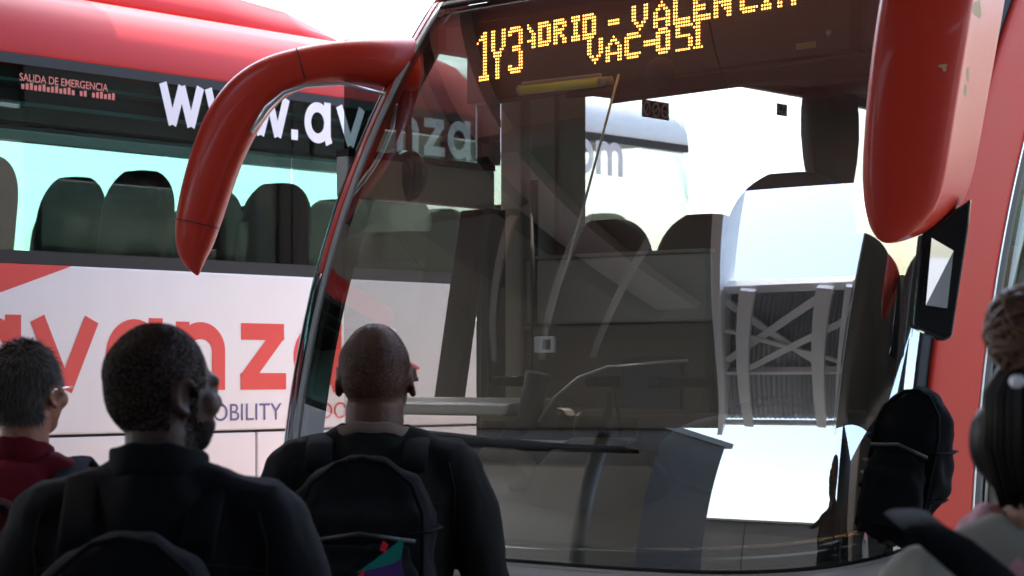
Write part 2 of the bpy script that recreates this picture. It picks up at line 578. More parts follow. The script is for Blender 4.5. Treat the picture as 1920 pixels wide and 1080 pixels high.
patch('bumper', SL - 0.36, SR + 0.02, 0.32, lambda s: ZB(s) - 0.012, TAUPE, bus, 0.012, 0.04, 64, 10)
patch('bumper', SR + 0.03, SR + 0.5, 0.32, 0.61, TAUPE, bus, 0.012, 0.04, 12, 6)
# cowl ledge below the windscreen
patch('cowl_ledge', SL + 0.05, SR - 0.01, lambda s: ZB(s) - 0.055, lambda s: ZB(s) - 0.018, TAUPE, bus, 0.05, 0.045, 64, 2)
# roof front cap
patch('roof_cap', SL - 0.36, SR + 0.4, ZT + 0.035, 3.50, RED, bus, 0.010, 0.03, 72, 24)
patch('roof_seam', SL - 0.02, SR + 0.02, ZT + 0.002, ZT + 0.033, RUBBER, bus, 0.006, 0.03, 48, 2)

# body shell behind the front: near flank, roof, rear, floor
E_ = 11.6
MB().box(1.21, 1.25, 1.45, E_, 0.35, 2.05).build('flank', RED, bus, bevel=0.01)
MB().box(1.21, 1.25, 1.9, E_, 2.95, 3.3).build('flank', RED, bus, bevel=0.01)
for k in range(6):
    v0 = 1.75 + k * 1.62
    MB().box(1.225, 1.235, v0, v0 + 1.55, 2.06, 2.94).build('side_window', GLS_D, bus)
    MB().box(1.20, 1.24, v0 + 1.552, v0 + 1.618, 2.052, 2.948).build('window_post', RUBBER, bus)
MB().box(-1.25, 1.25, 1.95, E_, 3.42, 3.48).build('roof', RED, bus, bevel=0.03)
MB().box(-1.25, 1.25, E_ - 0.05, E_ - 0.005, 0.35, 3.41).build('rear_panel', RED, bus)
MB().box(-1.2, 1.2, 0.25, E_ - 0.06, 0.95, 1.0).build('floor', DASHD, bus)
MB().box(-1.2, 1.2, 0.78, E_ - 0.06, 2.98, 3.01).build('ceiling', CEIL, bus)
# far (kerb side) flank: door, pillars, windows
XO, XI = -1.25, -1.20
MB().box(XO, XI, 0.92, E_, 0.35, 0.98).build('flank', RED, bus)
door = MB().box(XO, XI + 0.01, 0.10, 0.90, 2.285, 2.43).build('door', LINGR, bus, bevel=0.006)
MB().box(XO, XI + 0.012, 0.86, 0.96, 0.45, 2.284).build('door_frame', RUBBER, door)
MB().box(XO, XI + 0.012, 0.10, 0.90, 2.431, 2.455).build('door_frame', RUBBER, door)
MB().box(XO, XI + 0.012, 0.865, 0.93, 2.456, 2.86).build('door_frame', RUBBER, door)
MB().box(XO + 0.02, XO + 0.026, 0.12, 0.858, 0.5, 2.283).build('pane', GLS_S, door)
MB().box(XO + 0.02, XO + 0.026, 0.12, 0.862, 2.458, 2.858).build('pane', GLS_D, door)
MB().box(XO, XI + 0.01, 0.62, 1.45, 2.862, 3.02).build('header', CEIL, bus)
p0, p1 = at_u(892, 395, -1.15), at_u(842, 752, -1.15)
MB().bar(p0, p1, 0.045, 0.125, up=(1, 0, 0)).build('door_arm', DASHD, bus, bevel=0.01)
pk = at_u(884, 598, -1.12)
MB().ell(pk, (0.02, 0.02, 0.02)).build('door_lamp', mat('pale_lamp', (0.9, 0.85, 0.6), 0.3, var=0, emit=(1, 0.85, 0.5), estr=0.25), bus, True)
# post beside the door
MB().box(XO, -1.14, 1.00, 1.06, 0.98, 2.86).build('post', LINGR, bus, bevel=0.008)
MB().box(XO, -1.16, 1.065, 1.24, 0.98, 2.86).build('post', LINING, bus, bevel=0.02)
MB().box(XO, -1.15, 1.245, 1.42, 0.98, 2.86).build('post', LINGR, bus, bevel=0.015)
MB().tube([(-1.10, 1.03, 1.0), (-1.10, 1.03, 2.4)], 0.016, 10).build('grab_rail', DASHD, bus, True)
for v0, v1 in ((1.42, 3.22), (3.5, 5.2), (5.45, 7.1), (7.35, 9.0), (9.25, 10.9)):
    MB().box(XO, XI, v0, v1, 0.985, 2.14).build('side_wall', LINING, bus)
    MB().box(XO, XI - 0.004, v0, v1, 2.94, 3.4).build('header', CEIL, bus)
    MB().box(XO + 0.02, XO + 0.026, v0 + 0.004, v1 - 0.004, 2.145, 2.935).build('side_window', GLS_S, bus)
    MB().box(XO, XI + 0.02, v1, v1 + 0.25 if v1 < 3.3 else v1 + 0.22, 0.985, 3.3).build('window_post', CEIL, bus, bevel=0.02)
# drape tied back beside the window post
rings = []
for k in range(9):
    z = 2.12 + 0.85 * k / 8
    w = 0.10 + 0.10 * abs(math.sin((k / 8 - 0.35) * PI * 1.1))
    rings.append([Vector((-1.17 + 0.02 * math.sin(j * 2.1) * 1.0, 3.22 - w + (2 * w) * j / 9, z)) for j in range(10)] +
                 [Vector((-1.10, 3.22 + w, z)), Vector((-1.10, 3.22 - w, z))])
MB().loft(rings).build('curtain', CEIL, bus, True)
# pictogram stickers on the passenger window
def sticker(px, py, wv, hz, dots):
    c = at_u(px, py, XO + 0.034)
    st = MB().box(c.x - 0.001, c.x + 0.001, c.y - wv / 2, c.y + wv / 2, c.z - hz / 2, c.z + hz / 2).build('sticker', BLACK, bus)
    for k in range(dots):
        y = c.y - wv / 2 + wv * (k + 0.5) / dots
        ring = MB()
        pts = [(c.x + 0.003, y + wv / dots * 0.36 * math.cos(a * PI / 6), c.z + hz * 0.36 * math.sin(a * PI / 6)) for a in range(13)]
        ring.tube(pts, 0.004, 6, caps=False)
        ring.bar((c.x + 0.003, y - 0.012, c.z - 0.02 + 0.01 * k), (c.x + 0.003, y + 0.012, c.z + 0.02 - 0.012 * k), 0.007, 0.004)
        ring.build('pictogram', LETWHITE, st)
sticker(1229, 206, 0.19, 0.075, 3)
sticker(1466, 206, 0.085, 0.055, 1)

# modesty panel, seats
mp = MB().box(-1.19, -0.28, 1.03, 1.07, 1.84, 2.09).build('modesty_panel', LINING, bus, bevel=0.01)
MB().box(-1.19, -0.28, 1.015, 1.075, 1.0, 1.832).build('lower_panel', LINBR, mp, bevel=0.008)
MB().box(-1.19, -0.28, 1.02, 1.08, 2.092, 2.105).build('top_rail', TRIM, mp)
nb = at_v(1238, 732, 1.05)
plate = MB().box(nb.x - 0.135, nb.x + 0.135, 0.99, 1.010, nb.z - 0.125, nb.z + 0.125).build('number_plate', mat('navy_plate', (0.012, 0.03, 0.06), 0.4, var=0.1), bus, bevel=0.003)

def seat_shape(w, hgt, m, parent, name='seat', deep=True):
    """one coach seat facing -v, origin at its base centre"""
    s = empty(name, (0, 0, 0), 0, parent)
    rings = []
    for k in range(24):
        t = (k / 12 * 0.72) if k <= 12 else 0.72 + 0.28 * math.sin(PI / 2 * (k - 12) / 11)
        z = 0.42 + (hgt - 0.42) * t
        ww = w / 2 * (1.0 if t < 0.72 else math.sqrt(max(0.01, 1 - ((t - 0.72) / 0.28) ** 2.6 * 0.9)))
        dd = 0.075 - 0.02 * t
        y0 = 0.10 * t
        ring = []
        for j in range(16):
            a = 2 * PI * j / 16
            cx, cy = math.cos(a), math.sin(a)
            ring.append(Vector((ww * math.copysign(abs(cx) ** 0.5, cx), y0 + dd * math.copysign(abs(cy) ** 0.6, cy), z)))
        rings.append(ring)
    MB().loft(rings).build('backrest', m, s, True)
    MB().box(-w / 2, w / 2, -0.46, 0.03, 0.38, 0.52).build('cushion', m, s, bevel=0.05, seg=3)
    MB().box(-w / 2 + 0.05, w / 2 - 0.05, -0.35, -0.05, 0.0, 0.375).build('base', RUBBER, s)
    MB().box(-w / 2 - 0.025, -w / 2 + 0.02, -0.34, 0.0, 0.60, 0.64).build('armrest', RUBBER, s, bevel=0.012)
    return s

def flat_seat(proto, u, v, z, parent):
    """a seat's pieces stay parts of the coach: copies hang under the coach itself"""
    c = copy_tree(proto, parent)
    c.location = (u, v, z)
    return c
FL = 1.0
proto = seat_shape(0.43, 1.25, SEATB, bus)
proto.location = (-0.93, 1.19, FL)
flat_seat(proto, -0.47, 1.19, FL, bus)
for v in (2.2, 3.05, 3.9, 4.75):
    for u in (-0.93, -0.47):
        flat_seat(proto, u, v, FL - 0.02, bus)
drv = seat_shape(0.50, 1.31, SEAT, bus, 'driver_seat')
drv.location = (0.34, 0.55, 1.0)
sb = seat_shape(0.46, 1.33, SEAT, bus, 'seat')
sb.location = (0.90, 1.10, 1.0)
for v in (2.0, 2.85):
    flat_seat(sb, 0.90, v, 1.0, bus)
    flat_seat(sb, 0.44, v, 1.0, bus)

# dashboard
def dash_ring(u):
    vf = outl(s_of_u(max(-1.12, min(1.12, u))))[1]
    f0 = vf + rake(1.15) + 0.05
    top = 1.43 + 0.03 * math.sin(u * 2.2)
    return [Vector((u, f0, 1.0)), Vector((u, f0, 1.13)), Vector((u, f0 + 0.10, 1.20)), Vector((u, 0.06, 1.30)), Vector((u, 0.14, top)),
            Vector((u, 0.30, top + 0.015)), Vector((u, 0.36, top - 0.03)), Vector((u, 0.36, 1.0))]
MB().loft([dash_ring(-1.13 + 2.26 * k / 24) for k in range(25)]).build('dashboard', DASH, bus, True, bevel=0.01)
a0, a1 = at_v(770, 772, 0.22), at_v(980, 747, 0.22)
MB().loft([[Vector((u, 0.12, a1.z - 0.06)), Vector((u, 0.42, a1.z - 0.06)), Vector((u, 0.40, a1.z + 0.0 * u)), Vector((u, 0.16, a1.z - 0.015))]
           for u in (-1.14, a1.x - 0.14, a1.x)]).build('dash_tray', TRIM, bus, bevel=0.012)
MB().box(-1.14, 0.1, 0.10, 0.118, a1.z - 0.15, a1.z - 0.135).build('trim_strip', ALU, bus)
# binnacle hood on the driver's side and a dark cowl in the middle
bc = at_v(1112, 950, -0.02)
MB().ell((bc.x, 0.0, 1.16), (0.30, 0.14, 0.30)).build('console_hood', DASHD, bus, True)
MB().ell((0.55, 0.10, 1.40), (0.34, 0.16, 0.13)).build('instrument_binnacle', DASHD, bus, True)
sw = MB()
pts = []
for k in range(33):
    a = 2 * PI * k / 32
    pts.append(Vector((0.48 + 0.235 * math.cos(a), 0.20 + 0.235 * math.sin(a) * 0.75, 1.42 + 0.235 * math.sin(a) * 0.62)))
sw.tube(pts, 0.016, 8, caps=False)
wheel = sw.build('steering_wheel', RUBBER, bus, True)
hub = MB()
for a in (0.3, PI - 0.3, -PI / 2):
    hub.bar((0.48, 0.20, 1.40), (0.48 + 0.22 * math.cos(a), 0.20 + 0.22 * math.sin(a) * 0.75, 1.42 + 0.22 * math.sin(a) * 0.62), 0.03, 0.015)
hub.ell((0.48, 0.21, 1.40), (0.06, 0.06, 0.04))
hub.build('hub', RUBBER, wheel, True)
MB().tube([(0.48, 0.22, 1.39), (0.48, 0.30, 1.0)], 0.035, 10).build('steering_column', RUBBER, bus, True)

def through(px_list, v):
    return [at_v(x, y, v) for x, y in px_list]
MB().tube(through([(1140, 735), (1142, 765), (1128, 810), (1098, 858), (1062, 892)], 0.02), 0.013, 8).build('microphone_stem', RUBBER, bus, True)
MB().tube(through([(905, 850), (950, 852), (985, 866), (1000, 888), (985, 905), (960, 915)], 0.0), [0.02, 0.026, 0.03, 0.03, 0.026, 0.02], 8).build('grab_handle', LINBR, bus, True)
MB().tube(through([(1150, 720), (1158, 770), (1165, 815)], 0.02), 0.005, 6).build('cable', RUBBER, bus, True)
MB().tube(through([(1010, 790), (1040, 745), (1085, 708), (1140, 688), (1290, 676)], 0.10), 0.006, 6).build('chrome_strip', ALU, bus, True)
MB().tube(through([(1010, 700), (990, 790), (955, 815), (930, 860)], 0.16), [0.045, 0.04, 0.03, 0.02], 8).build('lever_boot', DASHD, bus, True)
# sun-blind pull rod, its clip, roller tube, interior mirror
rp = [at_v(1160, 140, 0.27), at_v(1100, 365, 0.02), at_v(1032, 606, -0.13)]
MB().tube(rp, 0.0042, 8).build('blind_pull_rod', mat('pale_rod_plastic', (0.62, 0.64, 0.60), 0.6, var=0.05, spec=0.1), bus, True)
cp = at_v(1022, 646, -0.13)
clip = MB()
for (dx, dz, w, hh) in ((-0.034, 0, 0.014, 0.05), (0.034, 0, 0.014, 0.05), (0, 0.021, 0.058, 0.010), (0, -0.021, 0.058, 0.010), (-0.018, 0, 0.024, 0.034)):
    clip.box(cp.x + dx - w / 2, cp.x + dx + w / 2, cp.y - 0.006, cp.y + 0.006, cp.z + dz - hh / 2, cp.z + dz + hh / 2)
clip.build('clip', LETWHITE, bus, bevel=0.002)
YEL = mat('yellow_acrylic', (0.80, 0.80, 0.10), 0.25, coat=0.5, var=0.35, vscale=30, stretch=(2, 1, 8))
t0, t1 = at_v(980, 169, 0.40), at_v(1126, 153, 0.36)
MB().tube([t0, t1], 0.017, 14).build('marker_tube', YEL, bus, True)
e0 = t0 + (t0 - t1).normalized() * 0.014
e1 = t1 + (t1 - t0).normalized() * 0.05
MB().tube([e0, t0], 0.019, 12).build('tube_cap', TRIM, bus, True)
MB().tube([t1, e1], 0.015, 12).build('tube_cap', TRIM, bus, True)
MB().tube([t0 + Vector((0, 0.0, 0.021)), t1 + Vector((0, 0, 0.021))], 0.008, 8).build('tube_holder', TRIM, bus, True)
im = at_v(766, 330, 0.42)
mh = MB().ell(im, (0.085, 0.04, 0.10)).build('cab_mirror', BLACK, bus, True)
MB().tube([im + Vector((0, 0, 0.08)), im + Vector((-0.02, 0.02, 0.35))], 0.012, 8).build('stalk', RUBBER, mh, True)

# route display
SA, SBp = Vector((-0.93, 0.505, 0)), Vector((0.66, 0.315, 0))
SDIR = (SBp - SA).normalized()
SNRM = Vector((SDIR.y, -SDIR.x, 0))
PIT = 0.01125
Z0 = 2.7127
def sgn(x, z, d):
    return SA + SDIR * x + SNRM * d + Vector((0, 0, z))
signp = MB()
signp.prism([(-0.06, Z0 - 0.075), (1.72, Z0 - 0.075), (1.72, Z0 + 0.25), (-0.06, Z0 + 0.25)], sgn, -0.09, 0.0)
sign = signp.build('route_display', PANELB, bus, bevel=0.006)
FONT = {
 'A': ["...#...", "..###..", ".##.##.", "##...##", "##...##", "#######", "##...##", "##...##"],
 'D': ["#####.", "######", "##..##", "##..##", "##..##", "##..##", "######", "#####."],
 'R': ["#####.", "######", "##..##", "#####.", "####..", "##.##.", "##..##", "##..##"],
 'I': ["####", "####", ".##.", ".##.", ".##.", ".##.", "####", "####"],
 '-': [".....", ".....", ".....", "#####", "#####", ".....", ".....", "....."],
 'V': ["##...##", "##...##", "##...##", "##...##", "##...##", ".##.##.", "..###..", "...#..."],
 'L': ["##.....", "##.....", "##.....", "##.....", "##.....", "##.....", "#######", "#######"],
 'E': ["#######", "#######", "##.....", "#####..", "#####..", "##.....", "#######", "#######"],
 'N': ["##...##", "###..##", "####.##", "#######", "##.####", "##..###", "##...##", "##...##"],
 'C': [".#####.", "#######", "##.....", "##.....", "##.....", "##.....", "#######", ".#####."],
 '0': [".####.", "######", "##..##", "##..##", "##..##", "##..##", "######", ".####."],
 '5': ["#######", "##.....", "##.....", "######.", ".....##", ".....##", ".....##", "######."],
 '1': [".##.", "###.", ".##.", ".##.", ".##.", ".##.", ".##.", "####"],
}
BIG = {
 '1': ["...##.", "..###.", ".####.", "#..##."] + ["...##."] * 10 + [".#####", ".#####"],
 'Y': ["##...##"] * 6 + ["##..##.", ".####..", ".####.."] + ["..##..."] * 7,
 '3': [".#####.", "#######", "##...##", ".....##", ".....##", ".....##", "..####.", "..####.", ".....##", ".....##", ".....##", ".....##", "##...##", "#######", ".#####."],
}
lit = set()
def glyph(rows, x, ztop):
    c0 = round(x / PIT)
    r0 = ztop
    for j, row in enumerate(rows):
        for i, ch in enumerate(row):
            if ch == '#':
                lit.add((c0 + i, r0 - j))
glyph(BIG['1'], 0.0, 15)
glyph(BIG['Y'], 0.078, 15)
glyph(BIG['3'], 0.170, 15)
glyph([r_[3:] for r_ in FONT['A']], 0.275, 15)
for ch, x in (('D', 0.326), ('R', 0.406), ('I', 0.496), ('D', 0.554), ('-', 0.680), ('V', 0.790), ('A', 0.885), ('L', 0.984), ('E', 1.070),
              ('N', 1.160), ('C', 1.273), ('I', 1.365), ('A', 1.430)):
    glyph(FONT[ch], x, 15)
for ch, x in (('V', 0.570), ('A', 0.660), ('C', 0.756), ('-', 0.842), ('0', 0.902), ('5', 0.988), ('1', 1.074)):
    glyph(FONT[ch], x, 7)
on, offd = MB(), MB()
for c in range(0, 148):
    for r_ in range(0, 16):
        tgt, rr = (on, 0.0040) if (c, r_) in lit else (offd, 0.0022)
        cx, cz = c * PIT + 0.004, Z0 + r_ * PIT + 0.004
        hexa = [(cx + rr * math.cos(k * PI / 3), cz + rr * math.sin(k * PI / 3)) for k in range(6)]
        ctr = sgn(cx, cz, 0.004)
        vs = [sgn(x, z, 0.0015) for x, z in hexa] + [ctr]
        tgt.add(vs, [(k, (k + 1) % 6, 6) for k in range(6)])
o = on.build('lit_dots', LED, sign); o['kind'] = 'stuff'
o = offd.build('unlit_dots', LEDOFF, sign); o['kind'] = 'stuff'
c = sgn(1.54, Z0 - 0.03, 0.002)
MB().prism([(1.505, Z0 - 0.052), (1.585, Z0 - 0.052), (1.585, Z0 - 0.032), (1.505, Z0 - 0.032)], sgn, 0.001, 0.003).build('type_label', mat('ochre_label', (0.35, 0.25, 0.06), 0.5, var=0.1), sign)
MB().ell(sgn(1.64, Z0 - 0.015, 0.004), (0.010, 0.010, 0.010)).build('screw', ALU, sign, True)
# housing round the display: header box and ceiling bulge
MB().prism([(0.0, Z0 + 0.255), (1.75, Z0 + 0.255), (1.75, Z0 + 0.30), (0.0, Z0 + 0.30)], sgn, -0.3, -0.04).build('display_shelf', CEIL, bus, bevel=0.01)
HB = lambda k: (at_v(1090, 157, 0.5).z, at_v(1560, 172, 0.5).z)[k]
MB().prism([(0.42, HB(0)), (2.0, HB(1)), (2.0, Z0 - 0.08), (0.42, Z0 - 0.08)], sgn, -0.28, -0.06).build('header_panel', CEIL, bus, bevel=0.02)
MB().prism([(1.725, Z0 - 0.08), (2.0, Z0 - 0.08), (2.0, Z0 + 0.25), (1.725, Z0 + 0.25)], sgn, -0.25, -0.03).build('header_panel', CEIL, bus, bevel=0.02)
bh = at_v(1238, 135, 0.30)
MB().ell((bh.x, bh.y, bh.z), (0.055, 0.04, 0.05)).build('camera_dome', CEIL, bus, True)

# wiper
w0, w1 = (800, 818), (1170, 841)
wp = []
for k in range(9):
    t = k / 8
    px, py = w0[0] + (w1[0] - w0[0]) * t, w0[1] + (w1[1] - w0[1]) * t + 4 * math.sin(t * PI)
    best = None
    for i in range(60):
        v = -0.5 + i * 0.012
        p = at_v(px, py, v)
        s = s_of_u(max(-1.2, min(1.2, p.x)))
        q = SP(s, p.z, 0.03)
        e = abs(q.y - p.y)
        if best is None or e < best[0]:
            best = (e, p)
    wp.append(best[1])
MB().tube(wp, [0.024, 0.024, 0.022, 0.020, 0.018, 0.013, 0.011, 0.010, 0.009], 8, flat=0.8).build('wiper', RUBBER, bus, True)

# mirror arms -------------------------------------------------------------
def mirror_left():
    data = [(778, 121, 50, 7.84), (774, 121, 50, 7.84), (768, 121, 50, 7.83), (745, 120, 49, 7.78), (690, 114, 43, 7.72), (630, 114, 38, 7.70), (565, 126, 38, 7.68), (508, 146, 44, 7.68),
            (462, 185, 51, 7.68), (428, 240, 52, 7.68), (404, 300, 49, 7.68), (384, 365, 47, 7.68), (370, 420, 43, 7.68), (363, 462, 36, 7.68), (363, 488, 24, 7.68), (368, 506, 11, 7.68), (371, 517, 2, 7.68)]
    pts = [to_local(at_y(x, y, Y)) for x, y, w, Y in data]
    n = 20
    rings = []
    for i, (x, y, w, Y) in enumerate(data):
        d = pts[min(i + 1, len(pts) - 1)] - pts[max(i - 1, 0)]
        d.normalize()
        fw = Vector((-RX.y, -AX.y, 0))     # towards the viewer side, in the coach frame
        fw = Vector((RX.dot(Vector((0, -1, 0))), AX.dot(Vector((0, -1, 0))), 0))
        s = d.cross(fw); s.normalize()
        f = s.cross(d)
        R_ = w * Y / F
        dep = min(0.085, R_ * 0.95)
        ring = []
        for k in range(n):
            a = 2 * PI * k / n
            cx, cy = math.cos(a), math.sin(a)
            ring.append(pts[i] + s * (R_ * math.copysign(abs(cx) ** 0.8, cx)) + f * (dep * (cy if cy * f.dot(fw) > 0 else cy * 0.75)))
        rings.append(ring)
    arm = MB().loft(rings).build('mirror_arm', RED, bus, True)
    ss = arm.modifiers.new('s', 'SUBSURF'); ss.levels = 2; ss.render_levels = 2
    for q in (6, 12):
        cen = sum(rings[q], Vector()) / n
        dq = (pts[q + 1] - pts[q - 1]).normalized()
        MB().loft([[cen + (p - cen) * 1.012 + dq * e_ for p in rings[q]] for e_ in (-0.002, 0.002)], False).build('housing_seam', RUBBER, arm, True)
    # mirror glass faces the rear, its rim shows along the inner edge
    rim = [to_local(at_y(x, y, 7.63)) for x, y in ((722, 176), (640, 156), (575, 160), (532, 174), (500, 202), (470, 248))]
    MB().tube(rim, [0.006, 0.008, 0.009, 0.010, 0.014, 0.010], 8).build('mirror_rim', ALU, arm, True)
    g = [to_local(at_y(x, y, 7.76)) for x, y in ((486, 205), (470, 240), (436, 330), (408, 410), (397, 468), (384, 470), (396, 400), (424, 320), (455, 235))]
    b = [p + Vector((0.006, 0.02, 0)) for p in g]
    MB().loft([g, b]).build('mirror_glass', BLACK, arm)
    return arm
mirror_left()

def mirror_right():
    Y = 5.55
    rows = [(-420, 1745, 1960, 0.42), (-300, 1720, 1935, 0.24), (-200, 1695, 1918, 0.12), (-100, 1668, 1902, 0.05), (0, 1647, 1886, 0.0), (100, 1632, 1868, 0.0), (200, 1622, 1850, 0.0), (290, 1616, 1834, 0.0), (345, 1615, 1822, 0.0),
            (385, 1619, 1806, 0.0), (415, 1626, 1775, 0.0), (437, 1636, 1735, 0.01), (450, 1648, 1700, 0.02), (455, 1660, 1676, 0.03)]
    prof = [(0.0, 0.075), (0.012, 0.035), (0.05, 0.008), (0.15, -0.004), (0.32, -0.012), (0.50, -0.014), (0.64, -0.012), (0.72, -0.006), (0.742, 0.0), (0.755, 0.010), (0.77, 0.03), (0.83, 0.09), (0.90, 0.16), (0.965, 0.225), (0.99, 0.25), (1.0, 0.27),
            (0.97, 0.28), (0.7, 0.24), (0.35, 0.17), (0.08, 0.13)]
    rings = []
    for py, xl, xr, back in rows:
        ring = []
        w = (xr - xl)
        for x, d in prof:
            k = min(1.0, w / 150)
            P = at_y(xl + w * x, py, Y + d * k) + Vector((0.12 * back, back, 0))
            ring.append(to_local(P))
        rings.append(ring)
    top = [p + Vector((-0.08, 0.45, 0.10)) for p in rings[0]]
    arm = MB().loft([top] + rings).build('mirror_arm', RED, bus, True)
    ss = arm.modifiers.new('s', 'SUBSURF'); ss.levels = 2; ss.render_levels = 2
    # chipped paint, laid on the finished surface
    bpy.context.view_layer.update()
    arm_ev = arm.evaluated_get(bpy.context.evaluated_depsgraph_get())
    CH = mat('bare_primer', (0.34, 0.24, 0.12), 0.7, var=0.3, vscale=60)
    for (cx, cy, w, hgt) in ((1833, 18, 9, 17), (1768, 124, 10, 4), (1771, 130, 4, 4), (1815, 140, 3, 16), (1811, 170, 3, 14)):
        n_ = 11
        pix = [(cx, cy)]
        for q in (0.55, 1.0):
            for k in range(n_):
                a = 2 * PI * k / n_
                rr = q * (0.7 + 0.5 * random.random())
                pix.append((cx + w * rr * math.cos(a), cy + hgt * rr * math.sin(a)))
        vs = []
        for x, y in pix:
            o_, d_ = _ray(x, y)
            d_.normalize()
            ok, hp_, hn_, _i = arm_ev.ray_cast(o_, d_)
            vs.append((hp_ if ok else at_v(x, y, -0.3)) - d_ * 0.0015)
        MB().add(vs, [(0, 1 + k, 1 + (k + 1) % n_) for k in range(n_)] + [(1 + k, 1 + n_ + k, 1 + n_ + (k + 1) % n_, 1 + (k + 1) % n_) for k in range(n_)]).build('paint_chip', CH, arm)
    # lower black housing with a small rear-view glass
    hs = [to_local(at_y(x, y, 5.72)) for x, y in ((1728, 440), (1822, 372), (1818, 420), (1786, 632), (1770, 640), (1712, 612), (1716, 560))]
    back = [p + Vector((RX.y * 0.06, AX.y * 0.06, 0)) for p in hs]
    hsg = MB().loft([hs, back]).build('mirror_housing', BLACK, bus, bevel=0.006)
    gl = [to_local(at_y(x, y, Y_)) for x, y, Y_ in ((1747, 446, 5.685), (1788, 470, 5.714), (1776, 578, 5.714), (1736, 572, 5.685))]
    gb = [p + Vector((RX.y * 0.003, AX.y * 0.003, 0)) for p in gl]
    MB().loft([gl, gb]).build('mirror_glass', MIRROR, hsg)
mirror_right()

# ------------------------------------------------------------------ far coach (parallel, to the left)
UL = -3.06
coach2 = empty('coach', ORG + RX * UL, TH)
tag(coach2, 'white and red coach on the left with web address on its windows', 'coach')
def L2(px, py, off=0.0):
    p = at_u(px, py, UL + off)
    return Vector((off, p.y, p.z))
VA, VB = -1.9, 4.75
# lower luggage doors and the lettered side panel, as separate sheets
ZS = 1.385
e = VA
seams = [-1.9, -0.75, L2(481, 850).y, 3.2, VB]
for a, b in zip(seams, seams[1:]):
    MB().box(-0.05, 0.0, a + 0.005, b - 0.005, 0.42, ZS - 0.006).build('luggage_door', WHITE, coach2, bevel=0.006)
for a, b in ((VA, -0.95), (-0.95, VB)):
    MB().box(-0.05, 0.004, a + 0.002, b - 0.002, ZS + 0.006, 2.105).build('side_panel', WHITE, coach2, bevel=0.008)
MB().box(-0.06, -0.03, VA, VB, 0.4, 2.11).build('inner_skin', RUBBER, coach2)
MB().box(-0.05, 0.002, VA, VB, 2.106, 2.16).build('window_seal', RUBBER, coach2)
# cant rail and roof
def roof_ring(v, k=1.0):
    pr = [(0.0, 2.975), (-0.006, 3.03), (-0.03, 3.10), (-0.075, 3.17), (-0.15, 3.235), (-0.27, 3.29), (-0.45, 3.335), (-0.8, 3.375), (-1.25, 3.39), (-1.7, 3.375), (-2.05, 3.335), (-2.25, 3.27), (-2.4, 3.15), (-2.5, 2.975)]
    o_ = [Vector((x, v, z)) for x, z in pr]
    i_ = [Vector((x * 0.97 - 0.04, v, z - 0.05)) for x, z in reversed(pr)]
    return o_ + i_
MB().loft([roof_ring(v) for v in (VA, -1.0, 0, 2.9)]).build('roof', RED2, coach2, True, bevel=0.004)
MB().loft([roof_ring(v) for v in (2.905, 3.6, VB)]).build('washed_white_roof', WHITE, coach2, True, bevel=0.004)  # white stands in for glare washing out the red roof
# roof pod
rings = []
for v, k in ((-1.7, 0.0), (-1.5, 0.8), (-1.2, 1.0), (0.9, 1.0), (1.6, 0.95), (2.1, 0.7), (2.38, 0.25), (2.5, 0.0)):
    hgt = 0.20 * k
    pr = [(-0.46, 3.31), (-0.50, 3.34 + hgt * 0.35), (-0.58, 3.36 + hgt * 0.8), (-0.75, 3.37 + hgt), (-1.25, 3.38 + hgt * 1.05), (-1.75, 3.37 + hgt), (-1.95, 3.36 + hgt * 0.7), (-2.05, 3.31)]
    rings.append([Vector((x, v, z)) for x, z in pr])
MB().loft(rings).build('roof_pod', RED2, coach2, True)
g0, g1 = L2(300, 25, -0.45), L2(410, 35, -0.45)
MB().box(-0.50, -0.448, g0.y - 0.1, g1.y, 3.315, 3.335).build('pod_grille', RUBBER, coach2)
MB().box(-2.5, -2.46, VA, VB, 0.42, 2.1).build('far_side_panel', WHITE, coach2)
MB().box(-2.46, -0.06, VA, VB, 1.28, 1.33).build('floor', DASHD, coach2)
MB().box(-2.5, 0.0, VA - 0.06, VA - 0.005, 0.42, 3.0).build('rear_panel', WHITE, coach2)
# windows: panes on the near side, teal panes on the far side
cuts = [-1.9, -0.15, 1.60, 3.2, VB]
for a, b in zip(cuts, cuts[1:]):
    MB().box(-0.012, -0.004, a + 0.006, b - 0.006, 2.162, 2.972).build('window', GLS_N if a < 3.0 else GLS_S, coach2)  # foremost pane clearer, to lighten the washed-out front
    MB().box(-2.492, -2.484, a + 0.06, b - 0.06, 2.102, 2.95).build('far_window', GLS_T, coach2)
    MB().box(-2.5, -2.45, b - 0.06, b + 0.06, 2.10, 2.97).build('far_post', RUBBER, coach2)
    
MB().box(-2.5, -2.44, VA, VB, 2.955, 2.974).build('far_header', DASHD, coach2)
# frit along the top of the near glass
MB().box(-0.003, -0.0005, VA, VB, 2.93, 2.973).build('frit_band', RUBBER, coach2)
TEALP = mat('teal_lit_edge', (0.10, 0.42, 0.36), 0.35, var=0.15)  # teal light along the rack edges put into the rail colour
MB().box(-0.62, -0.10, VA, 3.1, 2.78, 2.86).build('luggage_rack', DASHD, coach2, bevel=0.02)
MB().box(-0.105, -0.085, VA, 3.1, 2.775, 2.79).build('rack_rail', TEALP, coach2)
MB().box(-0.105, -0.085, VA, 3.1, 2.872, 2.884).build('rack_rail', TEALP, coach2)
MB().box(-2.40, -1.9, VA, VB, 2.925, 2.975).build('luggage_rack', DASHD, coach2, bevel=0.02)
MB().box(-1.9, -1.88, VA, VB, 2.915, 2.935).build('rack_rail', TEALP, coach2)
MB().box(-2.44, -0.06, VA, 3.1, 2.985, 3.0).build('ceiling', CEIL, coach2)
MB().box(-2.44, -0.06, 3.105, VB, 2.985, 3.0).build('ceiling', LINING, coach2)
